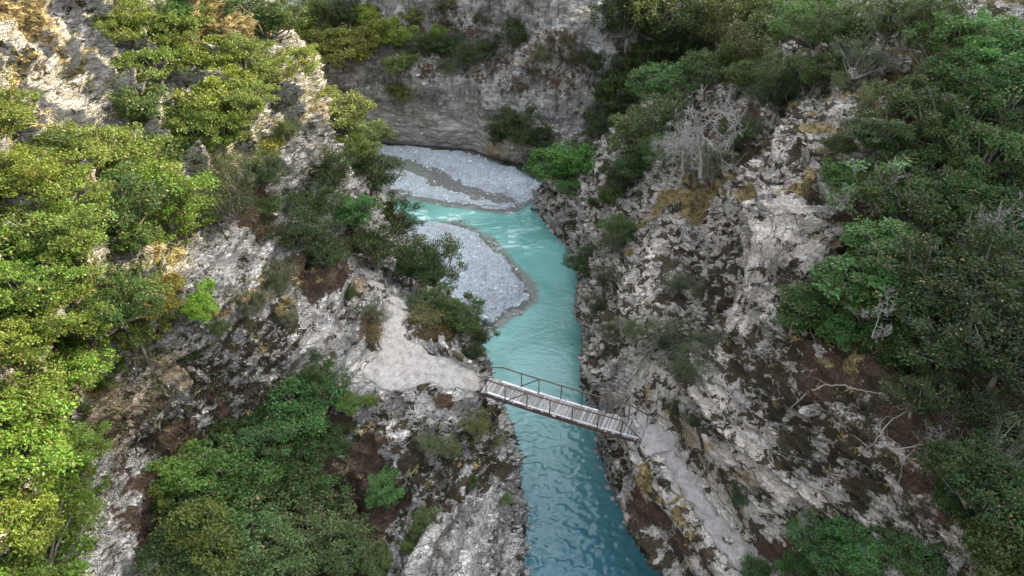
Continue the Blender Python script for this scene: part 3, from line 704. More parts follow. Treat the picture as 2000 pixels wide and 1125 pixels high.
o = obj('river', mk_mesh('river', np.stack([x, y, z], 1), fc, [T.m], {'w': np.stack([sh, foam, dark], 1)}, True)); tag(o, kind='structure')
# ---------------------------------------------------------------- mesh kit
class MB:
    def __init__(s): s.v = []; s.f = []; s.r = []
    def box(s, c, ax, ay, az, r=0.5):
        c = np.array(c, float); o = len(s.v)
        for k in (-1, 1):
            for a, b in ((-1, -1), (1, -1), (1, 1), (-1, 1)):
                s.v.append(tuple(c + a * np.array(ax) + b * np.array(ay) + k * np.array(az))); s.r.append(r)
        s.f += [(o, o+3, o+2, o+1), (o+4, o+5, o+6, o+7), (o, o+1, o+5, o+4), (o+1, o+2, o+6, o+5), (o+2, o+3, o+7, o+6), (o+3, o, o+4, o+7)]
    def bar(s, a, b, w, h=None, r=0.5, up=(0, 0, 1)):
        a = np.array(a, float); b = np.array(b, float); h = h or w
        d = b - a; L = np.linalg.norm(d); d /= L
        u = np.array(up, float)
        if abs(d @ u) > .95: u = np.array((1, 0, 0.))
        x = np.cross(d, u); x /= np.linalg.norm(x); y = np.cross(x, d)
        s.box((a + b) / 2, x * w / 2, d * L / 2, y * h / 2, r)
    def tube(s, pts, rad, n=6, r=0.5, cap=True):
        pts = [np.array(p, float) for p in pts]; m = len(pts); o = len(s.v)
        for i, p in enumerate(pts):
            d = pts[min(i + 1, m - 1)] - pts[max(i - 1, 0)]; d /= np.linalg.norm(d) + 1e-9
            u = np.array((0, 0, 1.)) if abs(d[2]) < .9 else np.array((1., 0, 0))
            x = np.cross(d, u); x /= np.linalg.norm(x); y = np.cross(x, d)
            rr = rad[i] if hasattr(rad, '__len__') else rad
            for k in range(n):
                t = 2 * math.pi * k / n
                s.v.append(tuple(p + rr * (math.cos(t) * x + math.sin(t) * y))); s.r.append(r)
        for i in range(m - 1):
            for k in range(n):
                s.f.append((o + i*n + k, o + i*n + (k+1) % n, o + (i+1)*n + (k+1) % n, o + (i+1)*n + k))
        if cap:
            s.f.append(tuple(o + k for k in range(n))[::-1]); s.f.append(tuple(o + (m-1)*n + k for k in range(n)))
    def mesh(s, name, mats, smooth=False):
        return mk_mesh(name, np.array(s.v), s.f, mats, {'rnd': np.array(s.r)}, smooth)
    def build(s, name, mat, parent=None, smooth=False, origin=(0, 0, 0)):
        s.v = [tuple(np.array(p) - np.array(origin)) for p in s.v]
        return obj(name, s.mesh(name, [mat], smooth), parent)

def wood_mat(name, lo, hi, ang):
    T = NT(name); a = T.attr('rnd').outputs['Fac']; pos = T.pos()
    c = T.mix(a, lo, hi)
    rot = T.n('ShaderNodeMapping'); T.l(pos, rot.inputs[0]); rot.inputs['Rotation'].default_value = (0, 0, -ang); rot.inputs['Scale'].default_value = (14, 2.2, 8)
    g = T.noise(rot.outputs[0], 2.0, 6, 0.7)
    c = T.mix(T.math('MULTIPLY', T.ramp(g, 0.45, 0.62), 0.55), c, tuple(x * .45 for x in lo))
    c = T.mix(T.math('MULTIPLY', T.ramp(T.noise(pos, 3.0, 5), 0.52, 0.68), 0.5), c, (0.16, 0.14, 0.125))
    T.bsdf(c, 0.85, g, 0.6, 0.01); return T.m
def metal_mat():
    T = NT('rusty_iron'); pos = T.pos()
    c = T.mix(T.ramp(T.noise(pos, 9, 6, 0.7), 0.4, 0.62), (0.045, 0.036, 0.032), (0.10, 0.058, 0.036))
    T.bsdf(c, 0.75, T.noise(pos, 40, 3), 0.4, 0.004); return T.m
IRON = metal_mat()

# ---------------------------------------------------------------- footbridge
ZB = 8.10
A = np.array(P(939, 764, ZB)); B = np.array(P(1258, 861, ZB))
D = B - A; LEN = np.linalg.norm(D); D = D / LEN
Nn = np.array((-D[1], D[0], 0.0))        # towards the far rail
WID = 1.12
WOOD = wood_mat('grey_boards', (0.14, 0.128, 0.115), (0.27, 0.25, 0.232), math.atan2(D[1], D[0]))
PALE = wood_mat('pale_board', (0.42, 0.41, 0.40), (0.55, 0.54, 0.53), math.atan2(D[1], D[0]) + math.pi / 2)
mid = (A + B) / 2 + Nn * WID / 2
bridge = empty('footbridge', mid)
tag(bridge, 'narrow wooden plank footbridge with rusty iron railings across the turquoise river', 'footbridge')
def Q(s, w, h=0.0):
    sag = -0.10 * math.sin(math.pi * np.clip(s / LEN, 0, 1))
    return A + D * s + Nn * w + np.array((0, 0, h + sag))
def U(px): return (px - 939) / (1258 - 939) * LEN
rnd = random.Random(4)
m = MB(); s = 0.0
while s < LEN - 0.05:
    w = rnd.uniform(0.15, 0.23)
    if rnd.random() > 0.0:
        o1 = rnd.uniform(-0.05, 0.06) + (0.10 if rnd.random() < .08 else 0); tw = rnd.uniform(-0.02, 0.02)
        c = Q(s + w / 2, WID / 2 + o1, rnd.uniform(-.008, .012) - 0.02)
        ax = D * (w / 2 - 0.018); ay = (Nn + D * tw) * (WID / 2 + 0.04 + rnd.uniform(-.03, .03))
        m.box(c, ax, ay, (0, 0, 0.02), rnd.random())
    s += w
m.build('deck', WOOD, bridge, origin=mid)
for w in (0.06, WID - 0.06):
    m = MB()
    for k in range(12):
        a, b = LEN * k / 12 - (0.25 if k == 0 else 0), LEN * (k + 1) / 12 + (0.25 if k == 11 else 0)
        m.bar(Q(a, w, -0.055 - 0.10), Q(b, w, -0.055 - 0.10), 0.03, 0.20); m.bar(Q(a, w, -0.27), Q(b, w, -0.27), 0.13, 0.025)
    m.build('girder', IRON, bridge, origin=mid)
for k in range(9):
    m = MB(); m.bar(Q(0.4 + k * 1.0, 0.08, -0.14), Q(0.4 + k * 1.0, WID - 0.08, -0.14), 0.05, 0.07); m.build('cross_beam', IRON, bridge, origin=mid)
# kerb boards lying along both edges
m = MB()
m.bar(Q(U(953), 0.05, 0.025), Q(U(1024), 0.03, 0.025), 0.10, 0.045, .9)
m.bar(Q(U(1020), 0.04, 0.02), Q(U(1090), 0.05, 0.02), 0.07, 0.035, .2)
m.bar(Q(U(1092), 0.05, 0.02), Q(U(1175), 0.05, 0.02), 0.06, 0.035, .1)
m.bar(Q(U(1178), 0.05, 0.02), Q(U(1250), 0.05, 0.02), 0.06, 0.035, .3)
m.build('kerb_board', PALE, bridge, origin=mid)
m = MB()
m.bar(Q(U(965), WID - 0.03, 0.025), Q(U(1040), WID - 0.05, 0.03), 0.13, 0.045, .9)
m.bar(Q(U(1043), WID + 0.03, 0.01), Q(U(1095), WID + 0.01, 0.015), 0.11, 0.04, .2)
m.bar(Q(U(1098), WID + 0.02, 0.01), Q(U(1160), WID, 0.015), 0.09, 0.04, .5)
m.build('kerb_board', PALE, bridge, origin=mid)
HR = 0.95
for side, w, posts, rails, braces in (
    ('near', -0.03, [951, 990, 1035, 1080, 1124, 1172, 1216], [951, 990, 1035, 1080, 1124, 1172, 1216], [((1035, HR), (998, .06)), ((1216, HR), (1256, -.02)), ((951, HR), (936, HR - .35))]),
    ('far', WID + 0.03, [1006, 1042, 1086, 1128, 1176, 1218], [965, 1006, 1042, 1086, 1128, 1176, 1218], [((1042, HR), (1004, .06)), ((1218, HR), (1252, .55)), ((965, HR), (925, .55))])):
    rl = tag(empty('railing', (0, 0, 0)))
    rl.parent = bridge
    for i, px in enumerate(posts):
        m = MB(); t = 0.055 if not (side == 'near' and px == 1035) else 0.10
        m.bar(Q(U(px), w, -0.22), Q(U(px) + rnd.uniform(-.02, .02), w + rnd.uniform(-.01, .03), HR), t, 0.05)
        m.build('post', IRON, rl, origin=mid)
    m = MB()
    for a, b in zip(rails[:-1], rails[1:]): m.bar(Q(U(a), w, HR + rnd.uniform(-.02, .02)), Q(U(b), w, HR), 0.05, 0.05)
    m.build('handrail', IRON, rl, origin=mid)
    for (a, ha), (b, hb) in braces:
        m = MB(); m.bar(Q(U(a), w, ha), Q(U(b), w, hb), 0.045, 0.04); m.build('brace', IRON, rl, origin=mid)
    if side == 'far':
        m = MB(); m.bar(Q(U(1252), w, -0.1), Q(U(1252), w, 0.58), 0.045); m.build('post', IRON, rl, origin=mid)

# ---------------------------------------------------------------- smooth stone things: outline swept along a line
def blob(name, pts, mat, wid, hgt, label, cat, seed=1, nz=0.08):
    """a rounded stone body along a polyline, resting on the ground"""
    pts = [np.array(p, float) for p in pts]
    V = []; n = 20; steps = []
    for i in range(len(pts) - 1):
        for k in range(10): steps.append(pts[i] + (pts[i+1] - pts[i]) * k / 10)
    steps.append(pts[-1]); m_ = len(steps)
    org = np.mean(steps, 0)
    for i, p in enumerate(steps):
        d = steps[min(i+1, m_-1)] - steps[max(i-1, 0)]; d[2] = 0; d /= np.linalg.norm(d); x = np.array((-d[1], d[0], 0))
        e = min(1, 0.35 + min(i, m_ - 1 - i) * 0.16)
        for k in range(n):
            a = 2 * math.pi * k / n
            ca, sa = math.cos(a), math.sin(a)
            r = (abs(ca) ** 4 + abs(sa) ** 4) ** -0.25
            V.append(p - org + x * ca * r * wid / 2 * e + np.array((0, 0, hgt * (0.3 + 0.7 * sa * r) * e)))
    V = np.array(V)
    V += nz * np.stack([fbm((V + org) * 2.2, 3, seed), fbm((V + org) * 2.2, 3, seed + 50), 0.8 * fbm((V + org) * 2.2, 3, seed + 90)], 1)
    F_ = [(i*n+k, i*n+(k+1) % n, (i+1)*n+(k+1) % n, (i+1)*n+k) for i in range(m_-1) for k in range(n)]
    F_ += [tuple(range(n))[::-1], tuple((m_-1)*n + k for k in range(n))]
    o = obj(name, mk_mesh(name, V, F_, [mat], {'rnd': np.full(len(V), .6)}, True)); o.location = org
    return tag(o, label, cat)
STONE = rock_mat('limestone_block', 'R')
blob('stone_kerb', [P(862, 652, 8.2), P(862, 676, 8.15), P(874, 692, 8.1), P(893, 704, 8.05), P(912, 713, 8.05), P(925, 719, 8.0)], STONE, 0.36, 0.42, 'low curved kerb of pale rounded stone beside the path above the river', 'kerb', 3, 0.05)
slab = MB(); sp = [P(1262, 838, 8.2), P(1300, 838, 8.2), P(1332, 872, 8.2), P(1262, 889, 8.2), P(1250, 872, 8.2)]
c0 = np.mean([np.array(p) for p in sp], 0)
V = [np.array(p) - c0 for p in sp]; V = V + [v * 1.02 - np.array((0, 0, .45)) for v in V]
k = len(sp)
o = obj('concrete_slab', mk_mesh('concrete_slab', V, [tuple(range(k))[::-1], tuple(range(k, 2*k))] + [(i, (i+1) % k, k + (i+1) % k, k + i) for i in range(k)], [ROCK['R']], {'m2': np.tile([0., 1., 0.], (2 * k, 1)), 'm1': np.zeros((2 * k, 3))}))
o.location = c0; bv_ = o.modifiers.new('b', 'BEVEL'); bv_.width = 0.03; bv_.segments = 2
tag(o, 'flat concrete landing slab with a straight step edge at the right end of the footbridge', 'slab')

def boulder(u, v, z, r, label, seed, sq=(1, 1, .7), cat='boulder', nm='boulder', bury=0.3):
    if z is None:
        p, t = hit(BV, u, v)
    else: p = P(u, v, z); t = (p - CAMP).length
    R_ = r * t / FPX
    n, mrow = 28, 18; V = []
    for i in range(mrow + 1):
        th = math.pi * i / mrow
        for k in range(n):
            a = 2 * math.pi * k / n
            V.append((math.sin(th) * math.cos(a), math.sin(th) * math.sin(a), math.cos(th)))
    V = np.array(V); q = V * 1.1 + seed * 3.7
    # flattened facets
    for j in range(9):
        rs = np.random.default_rng(seed * 31 + j); nn = rs.normal(size=3); nn /= np.linalg.norm(nn); c = rs.uniform(.55, .85)
        dd = V @ nn; V = np.where((dd > c)[:, None], V - nn * (dd - c)[:, None] * .9, V)
    V = V * (1 + 0.10 * fbm(q * 1.6, 4, seed))[:, None] * np.array(sq) * R_
    F_ = [(i*n+k, (i+1)*n+k, (i+1)*n+(k+1) % n, i*n+(k+1) % n) for i in range(mrow) for k in range(n)]
    o = obj(nm, mk_mesh(nm, V, F_, [STONE], None, True)); o.location = p - Vector((0, 0, R_ * sq[2] * (bury - .5)))
    o.rotation_euler = (0, 0, seed * 1.3)
    return tag(o, label, cat)
boulder(1056, 405, 0.2, 18, 'rounded pale boulder at the water edge below the bright green tree', 3, (1.25, .9, .62))
boulder(1064, 418, 0.0, 11, 'small dark wet boulder just behind the rounded pale boulder', 8, (1, .8, .7))
boulder(1595, 802, None, 24, 'white flat-topped boulder under the bent bare branch on the right slope', 5, (1.5, .6, .5))
boulder(1715, 140, None, 16, 'smaller grey rock beside the blue grey outcrop at the top right', 9, (1.4, .8, .6))
boulder(1748, 124, None, 30, 'blue grey flat outcrop block at the crest among top right trees', 6, (1.4, .7, .5))
boulder(815, 583, None, 12, 'white stone lying on the path edge under the dark trees', 11, (1.2, .8, .7))
boulder(695, 508, None, 15, 'grey pointed boulder where the path disappears under trees', 12, (1.2, 1, .8))
boulder(1423, 1056, None, 9, 'flat pale stone on the left edge of the right-hand path', 14, (1.3, .9, .5))
boulder(1010, 319, 0.25, 3.5, 'tiny pale stone in the dark water under the far cliff', 15, (1.3, 1, .6))
boulder(984, 316, 0.15, 3.0, 'tiny pale stone left of the other one under the far cliff', 17, (1.3, 1, .6))

# ---------------------------------------------------------------- bare wood: limbs from a small recursive grower
BARKW = stone_mat('bleached_wood', (0.15, 0.13, 0.11), (0.26, 0.235, 0.205))
BARKD = stone_mat('grey_bark', (0.13, 0.11, 0.09), (0.22, 0.19, 0.16))
BARKP = stone_mat('pale_bark', (0.16, 0.14, 0.115), (0.28, 0.25, 0.215))
BARKG = stone_mat('weathered_limbs', (0.19, 0.175, 0.16), (0.32, 0.30, 0.275))
def grow(m, p, d, L, r, depth, rs, bend=0.35, split=(2, 3), twig=0.006, tips=None, upb=0.08):
    pts = [np.array(p, float)]; rad = [r]; n = 5
    d = np.array(d, float); d /= np.linalg.norm(d)
    for i in range(n):
        d = d + rs.normal(size=3) * bend * 0.35 + np.array((0, 0, upb)); d /= np.linalg.norm(d)
        pts.append(pts[-1] + d * L / n); rad.append(r * (1 - 0.45 * (i + 1) / n))
    m.tube(pts, rad, 6 if r > .03 else 4, rs.random(), cap=False)
    if tips is not None: tips += [(q, depth) for q in pts[2:]]
    if depth <= 0: return
    for k in range(rs.integers(split[0], split[1] + 1)):
        i = rs.integers(2, n + 1) if k else n
        nd = d + rs.normal(size=3) * 0.75
        grow(m, pts[i], nd, L * rs.uniform(.55, .8), max(twig, rad[i] * rs.uniform(.5, .75)), depth - 1, rs, bend, split, twig, tips, upb)
def stick(name, pts, r, mat, label, cat, seed=1, twigs=6, tl=0.5, dep=1):
    rs = np.random.default_rng(seed); m = MB()
    P_ = [np.array(p, float) for p in pts]
    Q_ = []
    for i in range(len(P_) - 1):
        for k in range(6): Q_.append(P_[i] + (P_[i+1] - P_[i]) * k / 6 + rs.normal(size=3) * r * .5)
    Q_.append(P_[-1]); n = len(Q_)
    m.tube(Q_, [r * (1 - .7 * i / n) for i in range(n)], 7, .5)
    for k in range(twigs):
        i = rs.integers(n // 4, n); d = rs.normal(size=3); d[2] = abs(d[2]) * .5
        grow(m, Q_[i], d, tl * rs.uniform(.6, 1.3), r * .4, dep, rs, .5)
    org = P_[0]
    return tag(m.build(name, mat, None, True, origin=org) , label, cat), org
def lay(name, px, r, mat, label, cat, seed=1, twigs=6, tl=0.5, lift=0.15, dep=1):
    pts = []
    for (u, v, h) in px:
        p, t = hit(BV, u, v); p = P(u, v, .35) if p is None or p.z < .35 else p; p = p - (p - CAMP).normalized() * (h + lift); pts.append(p)
    o, org = stick(name, pts, r, mat, label, cat, seed, twigs, tl, dep); o.location = org
lay('fallen_branch', [(1545,800,0),(1575,768,.3),(1610,752,.5),(1650,754,.45),(1690,764,.3),(1760,776,.1)], 0.04, BARKP, 'long bent bare branch arching over the moss on the right slope', 'branch', 2, 3, .4)
lay('fallen_branch', [(1740,880,0),(1800,868,.3),(1880,876,.3),(1950,882,.1)], 0.03, BARKP, 'thin forked bare branch lying level above the lower right rocks', 'branch', 3, 8, .6)
lay('fallen_branch', [(1665,900,0),(1710,860,.3),(1735,825,.5),(1790,790,.3)], 0.035, BARKW, 'bleached branch rising diagonally at the right with spread twigs', 'branch', 4, 10, .6)
lay('fallen_branch', [(1755,945,0),(1765,900,.3),(1800,860,.3)], 0.02, BARKW, 'slender white twig standing up below the other dead branches', 'branch', 5, 6, .4)
lay('fallen_branch', [(1548,640,0),(1570,610,.3),(1600,690,.2),(1620,710,.1)], 0.018, BARKP, 'thin looping bare twig at the left side of the layered tree', 'branch', 6, 5, .4)
lay('driftwood', [(965,392,0),(980,382,0),(990,375,0),(1003,371,0)], 0.06, BARKW, 'pale driftwood pole reaching across the small dark side channel', 'driftwood', 7, 3, .3, 0.05)
lay('driftwood', [(925,404,0),(950,401,0),(975,405,0),(1000,408,0)], 0.05, BARKW, 'pale tangled driftwood along the lowest thin gravel spit', 'driftwood', 8, 9, .5, 0.05)
lay('driftwood', [(868,443,0),(885,434,0),(905,432,0),(912,440,0),(900,448,0)], 0.07, BARKW, 'curled heap of driftwood at the upstream tip of the nearer gravel bar', 'driftwood', 9, 12, .5, 0.05)
lay('fallen_branch', [(190,655,0),(200,700,.2),(190,720,.1),(215,735,.1)], 0.03, BARKP, 'crooked pale limb hanging in the sunlit shrubs at far left', 'branch', 12, 7, .6, .4)
# ---------------------------------------------------------------- foliage
def leaf_mat(name, trans=0.35):
    T = NT(name)
    oi = T.n('ShaderNodeObjectInfo'); r = T.attr('rnd').outputs['Fac']; cl = T.attr('clump').outputs['Fac']
    hsv = T.n('ShaderNodeHueSaturation')
    T.l(oi.outputs['Color'], hsv.inputs['Color'])
    T.l(T.math('ADD', T.math('ADD', 0.478, T.math('MULTIPLY', r, 0.03)), T.math('MULTIPLY', cl, 0.025)), hsv.inputs['Hue'])
    T.l(T.math('ADD', T.math('ADD', 0.62, T.math('MULTIPLY', r, 0.55)), T.math('MULTIPLY', T.math('SUBTRACT', cl, 0.5), 0.5)), hsv.inputs['Value'])
    c = T.mix(T.math('GREATER_THAN', r, 0.965), hsv.outputs[0], (0.17, 0.12, 0.05))
    b = T.n('ShaderNodeBsdfPrincipled', Roughness=0.5); T.l(c, b.inputs['Base Color']); b.inputs['Specular IOR Level'].default_value = 0.22
    tr = T.n('ShaderNodeBsdfTranslucent'); T.l(T.mix(0.5, c, (0.30, 0.42, 0.05), 'MIX'), tr.inputs[0])
    mx = T.n('ShaderNodeMixShader', i0=trans * 0.6); T.l(b.outputs[0], mx.inputs[1]); T.l(tr.outputs[0], mx.inputs[2]); T.l(mx.outputs[0], T.out.inputs[0])
    return T.m
LEAF = leaf_mat('leaves')

def leaves(C, clump, n, rc, size, rs, flat=0.7, upb=0.9, aspect=0.55):
    """n leaves round each centre -> V, F, rnd, clump"""
    K = len(C); N = K * n
    rc = np.repeat(np.broadcast_to(rc, (K,)), n)
    d = rs.normal(size=(N, 3)); d /= np.linalg.norm(d, axis=1, keepdims=True)
    rad = rs.random(N) ** 0.45
    p = np.repeat(C, n, 0) + d * (rad * rc)[:, None] * np.array((1, 1, flat))
    ax = d * np.array((1, 1, .35)) + rs.normal(size=(N, 3)) * 0.55; ax /= np.linalg.norm(ax, axis=1, keepdims=True)
    nr = rs.normal(size=(N, 3)) * 0.55 + d * 0.4 + np.array((0, 0, upb)); 
    b = np.cross(nr, ax); b /= np.linalg.norm(b, axis=1, keepdims=True) + 1e-9
    L = (size * rs.uniform(.7, 1.35, N))[:, None]; Wd = L * aspect
    V = np.stack([p, p + ax * L * .5 + b * Wd * .5, p + ax * L, p + ax * L * .5 - b * Wd * .5], 1).reshape(-1, 3)
    F_ = np.arange(N * 4).reshape(N, 4)
    return V, F_, np.repeat(rs.random(N), 4), np.repeat(np.repeat(clump, n), 4)

def proto(kind, seed, K=60, n=85, rc=0.26, size=0.085, shape=(1, 1, .8), hc=1.0, layers=0, upb=.9, inner=.35, trunk=.06, aspect=.55, flat=.7, sparse=0.0, stems=1, ext=0.35):
    rs = np.random.default_rng(seed)
    C = []
    lob = rs.normal(size=(8, 3)); lob[:, 2] = np.abs(lob[:, 2]) * .7; lob /= np.linalg.norm(lob, axis=1, keepdims=True)
    while len(C) < K:
        d = rs.normal(size=3); d /= np.linalg.norm(d)
        if d[2] < -0.55: continue
        g = 0.52 + (ext + .12) * max(0, max(lob @ d) - .7) / .3
        rr = g * (inner + (1 - inner) * rs.random() ** .4)
        p = d * rr * np.array(shape)
        if layers:
            h = round((p[2] / shape[2] + 1) * layers / 2) / layers * 2 - 1
            p[2] = h * shape[2] + rs.normal() * .035 - .10 * (p[0] ** 2 + p[1] ** 2)
        C.append(p)
    C = np.array(C); rcs = rc * rs.uniform(.65, 1.3, K)
    if sparse: C = C[rs.random(K) > sparse]; rcs = rcs[:len(C)]
    V, F_, r, cl = leaves(C + (0, 0, hc), rs.random(len(C)), n, rcs, size, rs, flat, upb, aspect)
    crown = mk_mesh(kind + '_crown', V, F_, [LEAF], {'rnd': r, 'clump': cl})
    m = MB(); base = np.array((0, 0, -.5)); fork = np.array((0, 0, hc * .45))
    for s in range(stems):
        off = rs.normal(size=3) * .10 * (stems > 1); off[2] = 0
        m.tube([base + off, fork * .3 + off + rs.normal(size=3) * .02, fork + off * 3 + rs.normal(size=3) * .04], [trunk * 1.3, trunk, trunk * .8], 7, .4)
        fk = fork + off * 3
        for c in C[s::stems][::3]:
            e = c + (0, 0, hc); mid_ = fk * .5 + e * .5 + rs.normal(size=3) * .08 + (0, 0, -.08)
            m.tube([fk, mid_, e], [trunk * .55, trunk * .35, trunk * .12], 5, rs.random(), cap=False)
    tr = m.mesh(kind + '_trunk', [BARKD], True)
    return crown, tr, hc, shape[2]

def proto_dead(seed, depth=4, leaf=0, hc=0.9, tr=.05):
    rs = np.random.default_rng(seed); m = MB(); tips = []
    grow(m, (0, 0, -.3), (.25, .1, 1), .75, tr, depth, rs, .55, (2, 4) if leaf else (3, 4), .006, tips, .02)
    t_ = m.mesh('bare_limbs', [BARKG], True)
    cr_ = None
    if leaf:
        C = np.array([p for p, d in tips if d <= 1]); C = C[rs.permutation(len(C))[:leaf]]
        V, F_, r, cl = leaves(C, rs.random(len(C)), 45, .13, .07, rs)
        cr_ = mk_mesh('sparse_crown', V, F_, [LEAF], {'rnd': r, 'clump': cl})
    return cr_, t_, hc, .8

KP = {
 'oak':  dict(K=125, n=95, rc=.165, size=.058, inner=.2, ext=.6, flat=.6),
 'lime': dict(K=95, n=80, rc=.185, ext=.6, size=.072, upb=1.1, aspect=.7),
 'dark': dict(K=130, n=90, rc=.16, size=.052, shape=(1, 1, .95), inner=.15, ext=.55),
 'tier': dict(K=120, n=80, rc=.20, size=.075, layers=5, upb=1.6, flat=.28, aspect=.6, shape=(1.05, 1.05, .8), inner=.15, stems=2),
 'grey': dict(K=105, n=80, rc=.18, size=.048, shape=(1, 1, .85), inner=.1, ext=.6, stems=3, trunk=.04, aspect=.4),
 'olive': dict(K=110, n=90, rc=.175, ext=.5, size=.058, shape=(.85, .85, 1.1), hc=1.2),
 'shrub': dict(K=60, n=120, rc=.24, size=.075, shape=(1, 1, .65), hc=.45, stems=3, trunk=.03),
 'red':  dict(K=40, n=60, rc=.30, size=.09, shape=(1, 1, .6), hc=.42, stems=4, trunk=.03, aspect=.35),
}
COLR = {'oak': (.120, .165, .034), 'lime': (.19, .27, .035), 'dark': (.034, .062, .024), 'tier': (.060, .135, .042), 'grey': (.105, .125, .085), 'olive': (.105, .125, .035), 'shrub': (.065, .105, .032), 'red': (.135, .095, .055), 'bare': (.07, .12, .05), 'dead': (.1, .1, .1)}
PROT = {}
for ki, (k, kw) in enumerate(KP.items()):
    PROT[k] = [proto(k, 100 * ki + s, **kw) for s in range(4 if k in ('oak', 'dark') else 3)]
PROT['dead'] = [proto_dead(7, 5, tr=.04), proto_dead(8, 5, tr=.035)]
PROT['bare'] = [proto_dead(21, 5, 26, tr=.045), proto_dead(22, 5, 34, tr=.045)]
NAMES = {'oak': ('broadleaf_tree', 'tree'), 'lime': ('broadleaf_tree', 'tree'), 'dark': ('evergreen_tree', 'tree'), 'tier': ('broadleaf_tree', 'tree'), 'grey': ('scrubby_tree', 'tree'), 'olive': ('broadleaf_tree', 'tree'),
         'shrub': ('shrub', 'shrub'), 'red': ('shrub', 'shrub'), 'dead': ('dead_tree', 'dead tree'), 'bare': ('broadleaf_tree', 'tree')}

def ground_below(p):
    r = BV.ray_cast(Vector(p) + Vector((0, 0, 0.01)), Vector((0, 0, -1)))
    return r[0]
trng = np.random.default_rng(77)
BASES = []
def plant(u, v, r, kind, label, group=None, tint=None, dist=None):
    if group in (G6, G7) and kind in ('oak', 'dark', 'olive'): r *= 1.22
    if group is G1 and kind == 'oak': r *= 1.12
    pr = PROT[kind][trng.integers(len(PROT[kind]))]
    hc = pr[2] * (1 if kind in ('shrub', 'red', 'dead', 'bare') else .55 if r < 45 and group is not G6 else 1.0 if group is G6 else .75)
    g, t0 = hit(BV, u, v)
    if g is None: print('no ground', u, v); return
    d = Vector(ray(u, v)).normalized(); best = None
    if dist and dist < 0: dist = t0 + dist
    if dist: t0 = dist
    for i in range(200 if not dist else 1):
        t = t0 - i * 0.12; Rm = r * t * abs(1) / FPX * (1 / (ray(u, v) @ np.array((0, math.cos(PITCH), -math.sin(PITCH)))) if False else 1) * 1.0
        p = CAMP + d * t; gb = ground_below(p)
        if gb is None: continue
        h = p.z - gb.z
        if dist or h >= hc * Rm * .92:
            best = (gb, Rm, h); break
    if best is None or (not dist and best[2] > 1.7 * hc * best[1]):
        g2, t2 = hit(BV, u, v + hc * r * .75)
        if g2 is None: g2, t2 = g, t0
        best = (g2, r * t2 / FPX, 0)
    b, Rm, h = best
    nm, cat = NAMES[kind]
    sink = (pr[2] - hc) * Rm
    b = Vector((b.x, b.y, b.z - sink))
    s = Rm * 1.08; sz_ = s * trng.uniform(.9, 1.1)
    o = empty(nm, (b.x, b.y, b.z), trng.uniform(0, 6.28), (s * trng.uniform(.88, 1.3), s * trng.uniform(.88, 1.3), sz_))
    tag(o, label, cat, group)
    t_ = obj('limbs' if kind == 'dead' else 'trunk', pr[1], o)
    if pr[0] is not None:
        c_ = obj('crown', pr[0], o)
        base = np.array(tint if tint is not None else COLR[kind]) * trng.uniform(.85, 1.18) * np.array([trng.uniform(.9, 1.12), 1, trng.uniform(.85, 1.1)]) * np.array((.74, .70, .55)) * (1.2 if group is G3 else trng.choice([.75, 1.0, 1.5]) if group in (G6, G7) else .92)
        c_.color = (*base, 1)
    if dist:
        f = min(1.7 * s, max(.8 * s, h / pr[2])); o.scale.z = f; o.location.z = (CAMP + d * dist).z - pr[2] * f
        b.z = o.location.z
    BASES.append((b.x, b.y, b.z, s))
    return o

